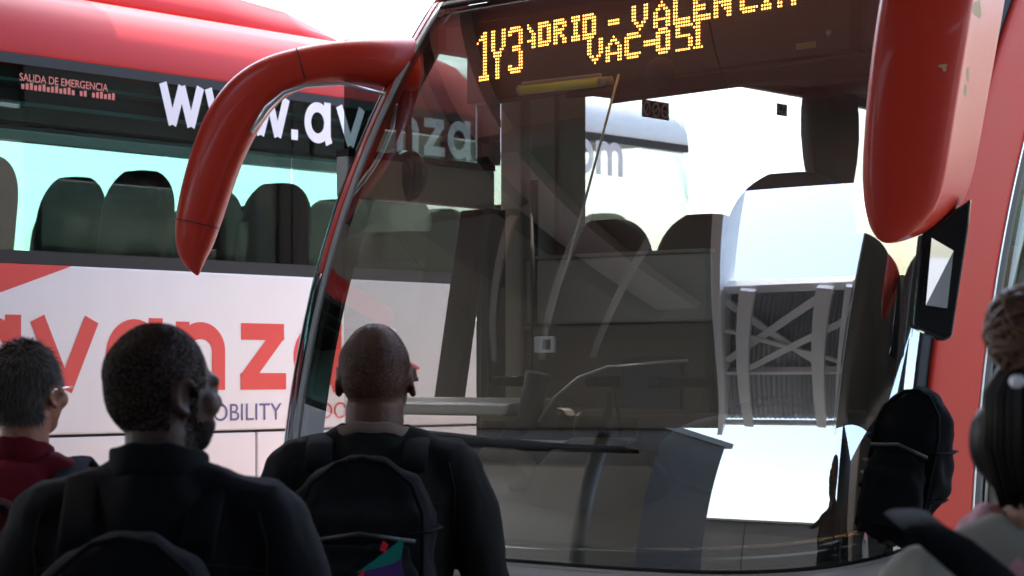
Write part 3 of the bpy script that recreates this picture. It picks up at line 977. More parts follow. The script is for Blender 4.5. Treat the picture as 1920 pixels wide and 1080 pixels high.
def copy_parts(p, loc):
    c = copy_tree(p, coach2)
    c.location = loc
    return c
ps = seat_shape(0.47, 1.25, SEATR, coach2)
rows2 = [0.93 + 0.86 * k for k in range(-2, 5)]
first = True
for v in rows2:
    for x in (-0.41, -0.90, -1.62, -2.10):
        if first:
            ps.location = (x, v, 1.33)
            first = False
        else:
            copy_parts(ps, (x, v, 1.33))
# raked front end of that coach
fr = []
for z, d in ((0.42, 0.12), (1.2, 0.25), (1.75, 0.24), (2.6, 0.05), (3.0, -0.25), (3.3, -0.5)):
    fr.append([Vector((0.0, VB + 0.004, z)), Vector((-0.12, VB + d + 0.25, z)), Vector((-0.6, VB + d + 0.45, z)), Vector((-1.25, VB + d + 0.5, z)), Vector((-1.9, VB + d + 0.45, z)), Vector((-2.38, VB + d + 0.25, z)), Vector((-2.5, VB + 0.004, z))])
MB().loft(fr[:3]).build('front_end', WHITE, coach2, True)
MB().loft(fr[2:], False, False).build('front_windscreen', GLS_S, coach2, True)
for (v, sx) in ((-1.2, 0), (3.9, 0)):
    wq = MB()
    wq.tube([(-0.33, v, 0.5), (-0.03, v, 0.5)], 0.48, 28)
    wh = wq.build('wheel', RUBBER, coach2, True, bevel=0.03)
    MB().tube([(-0.05, v, 0.5), (-0.012, v, 0.5)], 0.27, 24).build('rim', ALU, wh, True)

# ---- lettering: thick strokes laid on the side
def stroke(mb, pts, w, to3, lift, closed=False):
    n = len(pts)
    left, right = [], []
    for i, (x, y) in enumerate(pts):
        def dirn(a, b):
            dx, dy = b[0] - a[0], b[1] - a[1]
            l = math.hypot(dx, dy) or 1
            return dx / l, dy / l
        if closed:
            d0, d1 = dirn(pts[i - 1], pts[i]), dirn(pts[i], pts[(i + 1) % n])
        else:
            d0 = dirn(pts[i - 1], pts[i]) if i > 0 else dirn(pts[0], pts[1])
            d1 = dirn(pts[i], pts[i + 1]) if i < n - 1 else dirn(pts[-2], pts[-1])
        nx, ny = -(d0[1] + d1[1]), d0[0] + d1[0]
        l = math.hypot(nx, ny) or 1
        nx, ny = nx / l, ny / l
        c = max(0.35, nx * -d0[1] + ny * d0[0])
        k = w / 2 / c
        left.append((x + nx * k, y + ny * k))
        right.append((x - nx * k, y - ny * k))
    m = n if closed else n - 1
    vs = []
    for p, q in zip(left, right):
        vs += [to3(p[0], p[1], lift), to3(q[0], q[1], lift)]
    mb.add(vs, [(2 * i, 2 * i + 1, 2 * ((i + 1) % n) + 1, 2 * ((i + 1) % n)) for i in range(m)])

def arc(cx, cy, rx, ry, a0, a1, n=24):
    return [(cx + rx * math.cos(math.radians(a0 + (a1 - a0) * k / n)), cy + ry * math.sin(math.radians(a0 + (a1 - a0) * k / n))) for k in range(n + 1)]

def letter_strokes(ch, t):
    """centre lines in a unit x-height box; returns (strokes, width)"""
    h2 = t / 2
    if ch in 'abdqo':
        w = 1.08
        cx, rx, ry = 0.5, 0.5 - h2, 0.5 - h2 + 0.02
        ring = (arc(cx, 0.5, rx, ry, 0, 345, 30), True)
        if ch == 'o':
            return [ring], 1.05
        if ch == 'a':
            return [ring, ([(1.0 - h2, 1.04), (1.0 - h2, 0.16), (1.07 - h2, -0.02)], False)], 1.16
        if ch == 'b':
            return [ring, ([(h2, 1.45), (h2, -0.02)], False)], 1.05
    if ch == 'v':
        return [([(0.10, 1.0), (0.55, 0.02)], False), ([(1.0, 1.0), (0.55, 0.02)], False)], 1.12
    if ch == 'w':
        return [([(0.08, 1.0), (0.40, 0.03)], False), ([(0.72, 0.97), (0.40, 0.03)], False), ([(0.70, 0.97), (1.02, 0.03)], False), ([(1.34, 1.0), (1.02, 0.03)], False)], 1.46
    if ch == 'n':
        return [([(h2, 0.0), (h2, 1.0)], False), ([(h2, 0.45)] + arc(0.46, 0.58, 0.46 - h2, 0.42 - h2, 180, 0, 20) + [(0.92 - h2, 0.0)], False)], 1.05
    if ch == 'm':
        return [([(h2, 0.0), (h2, 1.0)], False), (arc(0.42, 0.60, 0.42 - h2, 0.40 - h2, 180, 0, 16) + [(0.84 - h2, 0.0)], False), (arc(0.84 + 0.38 - t, 0.60, 0.42 - h2, 0.40 - h2, 180, 0, 16) + [(1.64 - t - h2, 0.0)], False)], 1.62
    if ch == 'z':
        return [([(0.03, 1 - h2), (0.88, 1 - h2)], False), ([(0.80, 1 - h2), (0.10, h2)], False), ([(0.02, h2), (0.92, h2)], False)], 0.98
    if ch == 'u':
        return [([(h2, 1.0), (h2, 0.45)] + arc(0.46, 0.42, 0.46 - h2, 0.42 - h2, 180, 360, 20) + [(0.92 - h2, 1.0)], False), ([(0.92 - h2, 0.5), (0.92 - h2, 0.0)], False)], 1.05
    if ch == 's':
        return [(arc(0.40, 0.73, 0.34 - h2 + 0.06, 0.27 - h2, 40, 270, 16) + arc(0.40, 0.27, 0.34 - h2 + 0.06, 0.27 - h2, 90, -140, 16), False)], 0.88
    if ch == 'c':
        return [(arc(0.5, 0.5, 0.5 - h2, 0.52 - h2, 50, 310, 24), False)], 0.92
    if ch == '.':
        return [([(0.12, 0.0), (0.12, 0.26)], False)], 0.42
    return [], 0.5

def word(text, v0, z0, xh, t, adv, m, off, wscale=1.0):
    v = v0
    for ch in text:
        st, w = letter_strokes(ch, t)
        mb = MB()
        for i, (pts, closed) in enumerate(st):
            stroke(mb, pts, t, lambda x, y, l, v=v: Vector((off + l, v + x * xh * wscale, z0 + y * xh)), 0.0003 * i, closed)
        if st:
            mb.build('letter', m, coach2)
        v += w * xh * wscale + adv
    return v
# big red name: each letter starts where the photograph shows it
for ch, v0 in zip('avanza', (-0.26, 0.105, 0.495, 0.885, 1.262, 1.60)):
    st, w = letter_strokes(ch, 0.25)
    mb = MB()
    for i, (pts, closed) in enumerate(st):
        stroke(mb, pts, 0.25, lambda x, y, l, v=v0: Vector((0.0055 + l, v + x * 0.315, 1.575 + y * 0.305)), 0.0003 * i, closed)
    mb.build('letter', LETRED, coach2)
word('www.avanzabus.com', 0.80, 2.745, 0.187, 0.25, 0.012, LETWHITE, 0.0015, 0.92)
# ghost of the same word on the far glass, seen in reverse from here
def text_part(body, m, size, origin, name='lettering', bold=0.0, sx=1.0, flip=False):
    cu = bpy.data.curves.new('txt', 'FONT')
    cu.body = body
    cu.size = size
    cu.offset = bold
    o = bpy.data.objects.new('tmp_text', cu)
    COL.objects.link(o)
    dg = bpy.context.evaluated_depsgraph_get()
    me = bpy.data.meshes.new_from_object(o.evaluated_get(dg))
    bpy.data.objects.remove(o)
    bpy.data.curves.remove(cu)
    for vtx in me.vertices:
        x, y = vtx.co.x * sx, vtx.co.y
        vtx.co = Vector((origin[0], origin[1] + x, origin[2] + y))
    return link(name, me, m, coach2)
text_part('MOBILITY', LETBLUE, 0.112, (0.006, 1.005, 1.435), sx=1.06)
text_part('ADO', LETRED, 0.112, (0.006, 1.69, 1.435), sx=1.06)
ev = L2(36, 137)
text_part('SALIDA DE EMERGENCIA', LETSAL, 0.045, (0.001, ev.y, ev.z - 0.03), sx=0.92, bold=0.0006)
small = MB()
for x0, n in ((0.01, 13), (0.31, 2), (0.375, 6)):
    for k in range(n):
        y = ev.y + x0 + k * 0.0215
        small.box(0.0005, 0.0012, y, y + 0.015, ev.z - 0.064, ev.z - 0.064 + 0.021 + 0.004 * ((k * 7) % 3))
small.build('small_print', LETSAL, coach2)['kind'] = 'stuff'
# red swoosh below the windows, red pointer behind the name
a, b, c = Vector((0, -0.9, 0)), L2(133, 497), L2(-400, 700)
MB().prism([(a.y, 2.103), (b.y, 2.103), (L2(0, 548).y, L2(0, 548).z), (a.y, 1.72)], lambda x, y, d: Vector((d, x, y)), 0.0045, 0.0055).build('red_flash', LETRED, coach2)
t = L2(787, 690)
MB().prism([(t.y, t.z), (t.y - 0.10, t.z + 0.04), (t.y - 0.10, t.z - 0.04)], lambda x, y, d: Vector((d, x, y)), 0.0045, 0.0055).build('red_flash', LETRED, coach2)

# ------------------------------------------------------------------ people
def skin(name, col, rough=0.5):
    return mat(name, col, rough, var=0.28, vscale=18, bump=0.25, bscale=220, spec=0.25)

def cloth(name, col, rough=0.85):
    return mat(name, col, rough, var=0.25, vscale=9, bump=0.35, bscale=500, spec=0.06)

def rings_to(mb, spec, n=20):
    """spec: (x, y, z, rx, ry)"""
    mb.loft([[Vector((x + rx * math.cos(2 * PI * k / n), y + ry * math.sin(2 * PI * k / n), z)) for k in range(n)] for x, y, z, rx, ry in spec])

def folds(amp, sc, st=1.0):
    def f(p):
        q = Vector((p.x * sc, p.y * sc, p.z * sc * st))
        return amp * (noise.fractal(q, 1.0, 2.0, 3) + 0.6 * noise.noise(q * 2.3))
    return f

def head_parts(mb, H, yaw, jaw=1.0, hs=1.0, hw=1.0):
    """head volumes; local +y is where the body faces, yaw turns the head to the right"""
    R = Matrix.Rotation(-yaw, 4, 'Z')
    c = Vector((0, 0.012, H - 0.118 * hs))
    def P(x, y, z):
        return c + R @ (Vector((x * hw, y, z)) * hs)
    def E(c_, r_, n_, m_, rot_):
        mb.ell(c_, [r_[0] * hs * hw, r_[1] * hs, r_[2] * hs], n_, m_, rot_)
    E(P(0, -0.012, 0.012), (0.077, 0.100, 0.106), 24, 16, R)
    E(P(0, -0.035, 0.0), (0.074, 0.076, 0.090), 20, 14, R)
    E(P(0, -0.022, 0.026), (0.079, 0.092, 0.078), 22, 14, R)
    E(P(0, 0.030, -0.040), (0.066 * jaw, 0.066, 0.082), 20, 14, R)
    E(P(0, 0.050, -0.088), (0.044 * jaw, 0.044, 0.034), 16, 10, R)
    E(P(0, 0.085, 0.012), (0.052, 0.018, 0.018), 14, 8, R)
    mb.tube([P(0, 0.088, 0.006), P(0, 0.108, -0.024), P(0, 0.112, -0.034)], [0.009, 0.013, 0.015], 8)
    E(P(0, 0.100, -0.040), (0.020, 0.014, 0.011), 10, 8, R)
    E(P(0, 0.092, -0.066), (0.026, 0.014, 0.008), 12, 8, R)
    E(P(0, 0.090, -0.079), (0.023, 0.014, 0.009), 12, 8, R)
    for sx in (-1, 1):
        E(P(sx * 0.045, 0.066, -0.030), (0.026, 0.026, 0.024), 12, 8, R)
        E(P(sx * 0.031, 0.088, -0.006), (0.013, 0.010, 0.011), 10, 8, R)
        ec = Vector((sx * 0.077, 0.004, -0.016))
        pts = []
        for k in range(13):
            a = math.radians(-110 + 300 * k / 12)
            pts.append(P(ec.x + sx * (0.010 + 0.010 * math.cos(a - 0.6) * -0.4), ec.y - 0.019 * math.cos(a), ec.z + 0.031 * math.sin(a)))
        mb.tube(pts, [0.0055] * 13, 8)
        E(P(ec.x - sx * 0.003, ec.y + 0.002, ec.z), (0.007, 0.017, 0.026), 10, 8, R)
        E(P(ec.x + sx * 0.004, ec.y + 0.004, ec.z - 0.031), (0.006, 0.009, 0.010), 8, 6, R)
    return P, R

def hand(mb, wrist, d, side):
    """palm, four unequal bent fingers and a thumb leaving the side of the palm"""
    w = Vector(wrist); d = Vector(d).normalized()
    s = Vector((0, 1, 0)) - d * d.y
    s.normalize()
    n = s.cross(d)
    pc = w + d * 0.05
    mb.tube([w, w + d * 0.03, w + d * 0.075, w + d * 0.095], [0.026, 0.034, 0.040, 0.034], 10, flat=0.45, up=n)
    for k, ln in enumerate((0.070, 0.080, 0.075, 0.060)):
        b = w + d * 0.085 + s * (0.030 - 0.020 * k)
        inn = Vector((-side, 0, 0))
        mb.tube([b, b + d * ln * 0.45 + inn * 0.006, b + d * ln * 0.8 + inn * 0.022, b + d * ln + inn * 0.034], [0.0095, 0.009, 0.0085, 0.007], 8)
    b = w + d * 0.030 + s * 0.030
    mb.tube([b, b + s * 0.022 + d * 0.022, b + s * 0.030 + d * 0.052, b + s * 0.026 + d * 0.072], [0.013, 0.012, 0.011, 0.009], 8)

def blades(mb, src, test, n, ln, wd, down=(0, 0, -1), lift=0.35):
    """short hairs scattered over a finished head surface"""
    me = src
    me.calc_loop_triangles()
    tris = []
    acc = []
    tot = 0
    for t in me.loop_triangles:
        c = sum((me.vertices[i].co for i in t.vertices), Vector()) / 3
        if test(c, t.normal):
            tot += t.area
            tris.append(t)
            acc.append(tot)
    import bisect
    for _ in range(n):
        t = tris[min(len(tris) - 1, bisect.bisect(acc, random.random() * tot))]
        a, b = random.random(), random.random()
        if a + b > 1:
            a, b = 1 - a, 1 - b
        v = [me.vertices[i].co for i in t.vertices]
        p = v[0] + (v[1] - v[0]) * a + (v[2] - v[0]) * b
        nn = t.normal
        dn = Vector(down) + Vector((random.gauss(0, .35), random.gauss(0, .35), random.gauss(0, .25)))
        dn = dn - nn * dn.dot(nn)
        if dn.length < 1e-3:
            continue
        dn = (dn.normalized() + nn * (lift * (0.5 + random.random()))).normalized()
        sd_ = dn.cross(nn)
        sd_.normalize()
        l = ln * (0.6 + 0.8 * random.random())
        mb.add([p - sd_ * wd - nn * 0.001, p + sd_ * wd - nn * 0.001, p + dn * l], [(0, 1, 2)])

def make_person(label, loc, face, H, head_yaw, skin_m, top_m, leg_m, build=1.0, sh=0.0, collar=None, jaw=1.0, neck=1.0, arms='down', hs=1.0, hw=1.0):
    """standing figure; face = heading of the body, radians from +Y towards +X"""
    root = empty('person', loc, -face)
    tag(root, label, 'person')
    b = build
    k = H / 1.75
    body = MB()
    P, R = head_parts(body, H, head_yaw, jaw, hs, hw)
    rings_to(body, [(0, -0.012, H - 0.36, 0.085 * b, 0.075), (0, -0.014, H - 0.30, 0.064 * neck, 0.064 * neck), (0, -0.010, H - 0.25, 0.059 * neck, 0.061 * neck), (0, -0.006, H - 0.20, 0.058 * neck, 0.062 * neck), (0, 0, H - 0.16, 0.056, 0.062)])
    rings_to(body, [(0, 0, 0.93 * k, 0.15 * b, 0.10), (0, 0, 1.1 * k, 0.14 * b, 0.095), (0, 0, 1.3 * k, 0.165 * b, 0.105), (0, 0, H - 0.33, 0.13, 0.075)])
    shx, shz = 0.188 * b + sh, H - 0.335
    for s in (-1, 1):
        body.tube([(s * 0.09, 0, 0.95 * k), (s * 0.095, 0.01, 0.52 * k), (s * 0.10, -0.01, 0.10)], [0.080, 0.052, 0.036], 12)
        body.tube([(s * 0.10, -0.03, 0.05), (s * 0.105, 0.05, 0.045), (s * 0.11, 0.14, 0.035)], [0.036, 0.036, 0.024], 10)
        el = (s * (shx + 0.065), -0.03, shz - 0.30)
        wr = (s * (shx + 0.045), 0.10, shz - 0.53) if arms == 'down' else (s * 0.10, 0.26, shz - 0.22)
        body.tube([(s * shx, 0, shz), el, wr], [0.044, 0.038, 0.026], 12)
        hand(body, wr, (0, 0.25, -1) if arms == 'down' else (-s * 0.4, 0.6, 0.2), s)
    bm_ = fuse(body, 'body', 0.0065, 3)
    bo = link('body', bm_, skin_m, root, True)
    top = MB()
    rings_to(top, [(0, 0, 0.86 * k, 0.190 * b, 0.135), (0, 0, 0.98 * k, 0.186 * b, 0.135), (0, 0, 1.12 * k, 0.178 * b, 0.130), (0, -0.005, 1.26 * k, 0.192 * b, 0.136),
                   (0, -0.012, H - 0.42, 0.205 * b, 0.130), (0, -0.014, H - 0.355, 0.196 * b, 0.108), (0, -0.016, H - 0.315, 0.150 * b, 0.092), (0, -0.016, H - 0.285, 0.098, 0.084), (0, -0.014, H - 0.265, 0.076 * neck, 0.076 * neck)], 28)
    for s in (-1, 1):
        el = Vector((s * (shx + 0.075), -0.035, shz - 0.30))
        wr = Vector((s * (shx + 0.05), 0.085, shz - 0.50)) if arms == 'down' else Vector((s * 0.13, 0.22, shz - 0.23))
        sp_ = Vector((s * (shx - 0.01), -0.012, shz - 0.028))
        top.ell(sp_, (0.078, 0.082, 0.076), 16, 10)
        top.tube([sp_, sp_.lerp(el, 0.35) + Vector((s * 0.016, 0, 0)), sp_.lerp(el, 0.7) + Vector((s * 0.008, 0, 0)), el, el.lerp(wr, 0.5), wr], [0.074, 0.070, 0.064, 0.060, 0.053, 0.047], 14)
        top.tube([(s * 0.05, -0.018, H - 0.285), (s * 0.13, -0.018, H - 0.322), (s * shx, -0.014, shz - 0.01)], [0.055, 0.058, 0.066], 12)
    tm = fuse(top, 'jacket', 0.010, 3, folds(0.0095, 8.0, 0.55))
    to = link('jacket', tm, top_m, root, True)
    if collar:
        cm, ch, cr = collar
        cb = MB()
        rr = []
        for zz, ro in ((0, 0.0), (0.35, 0.003), (0.75, 0.0), (1.0, 0.002), (1.0, -0.010), (0.4, -0.010), (0, -0.010)):
            rr.append([Vector(((0.078 * neck * cr + ro) * math.cos(2 * PI * q / 28), -0.014 + (0.078 * neck * cr + ro) * math.sin(2 * PI * q / 28), H - 0.285 + ch * zz - 0.022 * math.sin(2 * PI * q / 28) + 0.003 * math.sin(q * 1.7))) for q in range(28)])
        cb.loft(rr, False)
        cl = cb.build('collar', cm, to, True)
        ssf = cl.modifiers.new('s', 'SUBSURF'); ssf.render_levels = 1
    leg = MB()
    rings_to(leg, [(0, 0, 0.82 * k, 0.165 * b, 0.118), (0, 0, 0.93 * k, 0.172 * b, 0.124), (0, 0, 1.0 * k, 0.165 * b, 0.115)])
    for s in (-1, 1):
        leg.tube([(s * 0.085, 0, 0.90 * k), (s * 0.095, 0.01, 0.52 * k), (s * 0.10, -0.005, 0.09)], [0.098, 0.072, 0.062], 14)
    link('trousers', fuse(leg, 'trousers', 0.014, 4, folds(0.004, 7)), leg_m, root, True)
    for s in (-1, 1):
        sh_ = MB()
        sh_.loft([[Vector((s * 0.103 + w * math.cos(2 * PI * q / 14), y, max(0.003, zc + hh * math.sin(2 * PI * q / 14)))) for q in range(14)] for y, w, zc, hh in ((-0.10, 0.02, 0.04, 0.03), (-0.08, 0.042, 0.05, 0.05), (0.0, 0.046, 0.05, 0.055), (0.09, 0.050, 0.04, 0.042), (0.16, 0.042, 0.03, 0.03), (0.19, 0.016, 0.025, 0.02))])
        sh_.build('shoe', RUBBER, root, True)
    return root, bo, P, R, to

def hair_cap(root, P, R, bo, m, test, n, ln, wd, grow=0.006, shell=True):
    """hair: a close shell over the skull plus many short hairs"""
    mb = MB()
    blades(mb, bo.data, test, n, ln, wd)
    o = mb.build('hair', m, root)
    return o

def backpack(label, loc, rz, w, hgt, d, m, m2=None, puff=1.0, handle=True):
    root = empty('backpack', loc, rz)
    tag(root, label, 'backpack')
    mb = MB()
    rings = []
    for k in range(11):
        t = k / 10
        ww = w / 2 * (1 - 0.10 * t) * (1.0 if t < 0.7 else math.sqrt(max(0.03, 1 - ((t - 0.7) / 0.3) ** 2 * 0.93)))
        dd = d / 2 * (1.0 if 0.12 < t < 0.75 else 0.82 if t < 0.2 else 0.62)
        rings.append([Vector((ww * math.copysign(abs(math.cos(2 * PI * j / 24)) ** 0.6, math.cos(2 * PI * j / 24)), dd * math.copysign(abs(math.sin(2 * PI * j / 24)) ** 0.7, math.sin(2 * PI * j / 24)), hgt * t)) for j in range(24)])
    mb.loft(rings)
    me = fuse(mb, 'bag', 0.010, 2, folds(0.012 * puff, 9, 0.8))
    link('bag', me, m, root, True)
    pk = MB()
    rings = []
    for k in range(8):
        t = k / 7
        ww = w * 0.40 * (1 - 0.05 * t) * (1 if 0.1 < t < 0.8 else 0.86)
        dd = 0.05 * (1 if 0.1 < t < 0.8 else 0.4)
        rings.append([Vector((ww * math.copysign(abs(math.cos(2 * PI * j / 20)) ** 0.6, math.cos(2 * PI * j / 20)), -d / 2 - 0.008 + dd * math.sin(2 * PI * j / 20), 0.04 + hgt * 0.48 * t)) for j in range(20)])
    pk.loft(rings)
    link('pocket', fuse(pk, 'pocket', 0.009, 2, folds(0.008, 12)), m2 or m, root, True)
    for sx in (-1, 1):                      # piped seams and side compression straps
        sm_ = MB()
        sm_.tube([(sx * w * 0.40, -d * 0.43, hgt * t) for t in (0.06, 0.3, 0.55, 0.72)] + [(sx * w * 0.33, -d * 0.36, hgt * 0.86), (sx * w * 0.16, -d * 0.30, hgt * 0.965), (0, -d * 0.29, hgt * 0.99)], 0.0055, 8)
        sm_.build('piping', WEBB, root, True)
        for zz in (0.30, 0.62):
            cs = MB()
            cs.tube([(sx * w * 0.30, -d * 0.50 - 0.004, hgt * zz), (sx * w * 0.44, -d * 0.40, hgt * zz + 0.004), (sx * w * 0.505, 0, hgt * zz + 0.008), (sx * w * 0.47, d * 0.36, hgt * zz + 0.01)], 0.011, 8, flat=0.3)
            cs.build('compression_strap', WEBB, root, True)
    zp = MB()
    zp.tube([(-w * 0.36, -d / 2 - 0.02, 0.04 + hgt * 0.50), (0, -d / 2 - 0.036, 0.05 + hgt * 0.52), (w * 0.36, -d / 2 - 0.02, 0.04 + hgt * 0.50)], 0.005, 8)
    zp.build('zip', DASHD, root, True)
    if not handle:
        return root
    ha = MB()
    ha.tube([(-0.05, d * 0.2, hgt * 0.97), (-0.035, d * 0.2, hgt + 0.035), (0.035, d * 0.2, hgt + 0.035), (0.05, d * 0.2, hgt * 0.97)], 0.008, 8)
    ha.build('top_handle', WEBB, root, True)
    return root

def strap(root_pack, pts_world, wd, m, name='strap'):
    """flat webbing through world points, given in the pack's own frame"""
    inv = Matrix.Rotation(-root_pack.rotation_euler.z, 4, 'Z')
    pts = [inv @ (Vector(p) - Vector(root_pack.location)) for p in pts_world]
    mb = MB()
    mb.tube(pts, wd, 10, flat=0.22, up=(0, 0, 1))
    return mb.build(name, m, root_pack, True)

WEBB = cloth('black_webbing', (0.0035, 0.0035, 0.004))
def seams(jacket, lines, m, rad=0.0022):
    """raised stitch lines laid on the back of a jacket"""
    bpy.context.view_layer.update()
    ev = jacket.evaluated_get(bpy.context.evaluated_depsgraph_get())
    for ln in lines:
        pts = []
        for (x0, z0), (x1, z1) in zip(ln, ln[1:]):
            for k in range(9):
                x, z = x0 + (x1 - x0) * k / 8, z0 + (z1 - z0) * k / 8
                ok, p, n, _i = ev.ray_cast(Vector((x, -0.6, z)), Vector((0, 1, 0)))
                if ok and (not pts or (p - pts[-1]).length > 1e-3):
                    pts.append(p + n * 0.0008)
        if len(pts) > 2:
            MB().tube(pts, rad, 6).build('seam', m, jacket, True)
HAIRK = mat('black_hair', (0.004, 0.0035, 0.0035), 0.85, var=0.3, vscale=60, spec=0.05)
HAIRG = mat('grey_brown_hair', (0.045, 0.035, 0.03), 0.7, var=0.5, vscale=50, spec=0.2)
HAIRB = mat('lit_brown_hair', (0.10, 0.042, 0.016), 0.45, var=0.55, vscale=45, stretch=(3, 3, 0.6))  # light on the bun put in as a paler brown than the head
HAIRD = mat('dark_brown_hair', (0.010, 0.006, 0.005), 0.42, var=0.5, vscale=45, stretch=(3, 3, 0.6), spec=0.15)

def w_at(px, Y):
    return (px - 960) / F * Y

# man in the dark red shirt, far left
SK1 = skin('tan_skin', (0.22, 0.085, 0.05))
Y1, H1 = 4.72, 1.722
maroon = cloth('maroon_cotton', (0.085, 0.006, 0.011))
p1, b1, P1, R1, t1_ = make_person('person with short dark hair in a dark red shirt with navy backpack straps, far left', (w_at(48, Y1), Y1, 0), math.radians(10), H1, math.radians(18), SK1, maroon, cloth('navy_twill', (0.02, 0.022, 0.04)),
                     0.94, -0.008, collar=(maroon, 0.055, 0.96), neck=0.92, hs=0.88)
inv1 = R1.inverted()
c1 = P1(0, 0, 0)
def hair_test(P, R, zlow_back, zlow_front, yfront, bald=None):
    c = P(0, 0, 0)
    inv = R.inverted()
    def f(p, n):
        q = inv @ (p - c)
        if q.y > yfront:
            return False
        low = zlow_back if q.y < -0.02 else zlow_front
        if abs(q.x) > 0.070 and q.y > -0.022 and q.z < 0.016:
            return False
        if abs(q.x) > 0.088:
            return False
        if bald and bald(q):
            return random.random() < 0.12
        return q.z > low
    return f
hair_cap(p1, P1, R1, b1, HAIRG, hair_test(P1, R1, -0.065, -0.005, 0.058), 9000, 0.026, 0.0017)
gl1 = MB()
for s in (-1, 1):
    gl1.tube([P1(s * 0.066, 0.092, 0.0), P1(s * 0.079, 0.06, 0.0), P1(s * 0.086, 0.0, -0.004), P1(s * 0.082, -0.014, -0.02)], 0.0022, 6)
gl1.tube([P1(-0.066, 0.096, 0), P1(0, 0.105, 0.002), P1(0.066, 0.096, 0)], 0.0022, 6)
g_o = gl1.build('spectacles', ALU, None, True)
g_o.location = p1.location; g_o.rotation_euler = p1.rotation_euler
tag(g_o, 'thin metal spectacles on the person in the red shirt', 'spectacles')

# man in black, head turned to the right
SK2 = skin('dark_skin', (0.040, 0.018, 0.011), 0.55)
Y2, H2 = 3.85, 1.742
blk = cloth('black_jacket_cloth', (0.0055, 0.0055, 0.0065), 0.8)
p2, b2, P2, R2, t2_ = make_person('bearded person in a black jacket, head turned right, seen from behind', (w_at(302, Y2), Y2, 0), math.radians(4), H2, math.radians(50), SK2, blk, cloth('black_denim', (0.014, 0.014, 0.017)),
                     1.04, 0.012, collar=(blk, 0.050, 1.06), neck=1.08)
hair_cap(p2, P2, R2, b2, HAIRK, hair_test(P2, R2, -0.075, 0.0, 0.060), 30000, 0.0042, 0.0015)
bd = MB()
inv2, c2 = R2.inverted(), P2(0, 0, 0)
blades(bd, b2.data, lambda p, n: (lambda q: (q.z < -0.058 and q.z > -0.128 and q.y > 0.008 and not (q.y > 0.090 and q.z > -0.084)) or (abs(q.x) > 0.056 and -0.06 < q.z < 0.005 and 0.012 < q.y < 0.036))(inv2 @ (p - c2)), 9000, 0.006, 0.0010)
bd.build('beard', HAIRK, p2)

# shaven-headed man with the backpack in the middle
SK3 = skin('brown_skin', (0.075, 0.030, 0.016), 0.5)
Y3, H3 = 5.2, 1.772
charc = cloth('charcoal_knit', (0.012, 0.0115, 0.011))
p3, b3, P3, R3, t3_ = make_person('shaven headed person in a charcoal sweater, back turned, before the coach front corner', (w_at(703, Y3), Y3, 0), math.radians(2), H3, math.radians(2), SK3, charc, cloth('grey_trousers', (0.03, 0.03, 0.03)),
                     1.05, 0.004, collar=(cloth('checked_collar', (0.16, 0.11, 0.09)), 0.026, 0.98), neck=1.22, jaw=1.05, hs=1.05, hw=1.05)
stub = mat('stubble', (0.012, 0.007, 0.005), 0.8, var=0.2, spec=0.1)
hair_cap(p3, P3, R3, b3, stub, hair_test(P3, R3, -0.055, 0.0, 0.052), 26000, 0.0036, 0.0009)

# woman at the right edge
SK4 = skin('fair_skin', (0.48, 0.27, 0.19))
Y4, H4 = 3.0, 1.695
greyt = cloth('grey_jersey', (0.30, 0.275, 0.24))
p4, b4, P4, R4, t4_ = make_person('person with hair in a bun, grey top and pink scarf at the right edge', (w_at(1957, Y4), Y4, 0), math.radians(-8), H4, math.radians(-6), SK4, greyt, cloth('black_leggings', (0.012, 0.012, 0.014)),
                     0.96, 0.0, neck=0.92)
hm = MB()
hm.ell(P4(0, -0.014, 0.012), (0.083, 0.102, 0.108), 28, 18, R4)
hm.ell(P4(0, -0.045, -0.02), (0.080, 0.076, 0.092), 24, 14, R4)
for sx in (-1, 1):
    hm.ell(P4(sx * 0.070, -0.012, -0.030), (0.026, 0.050, 0.060), 16, 12, R4)
    hm.ell(P4(sx * 0.084, -0.004, -0.022), (0.022, 0.040, 0.050), 16, 12, R4)
hair4 = link('hair', fuse(hm, 'hair', 0.0045, 2), HAIRD, p4, True)
stn = MB()
BC = Vector((-0.046, -0.052, 0.132))
for a in range(170):
    an = random.uniform(-1.75, 1.75)
    o1 = random.uniform(0.0, 0.006)
    z0 = -0.105 + random.uniform(-0.012, 0.012)
    stn.tube([P4(0.074 * math.sin(an), -0.030 - 0.072 * math.cos(an), z0), P4((0.094 + o1) * math.sin(an), -0.034 - (0.088 + o1) * math.cos(an), -0.03), P4((0.090 + o1) * math.sin(an), -0.030 - (0.086 + o1) * math.cos(an), 0.045),
              P4((0.052 + o1) * math.sin(an) - 0.01, -0.050 - (0.048 + o1) * math.cos(an), 0.103), P4(0.024 * math.sin(an) - 0.04, -0.052 - 0.022 * math.cos(an), 0.118)], [0.0022, 0.0038, 0.0038, 0.0034, 0.003], 5)
stn.build('strands', HAIRD, hair4, True)
bb = MB()
bb.ell(P4(*BC), (0.054, 0.050, 0.057), 20, 12, R4)
bun = bb.build('bun', HAIRB, hair4, True)
wrap = MB()
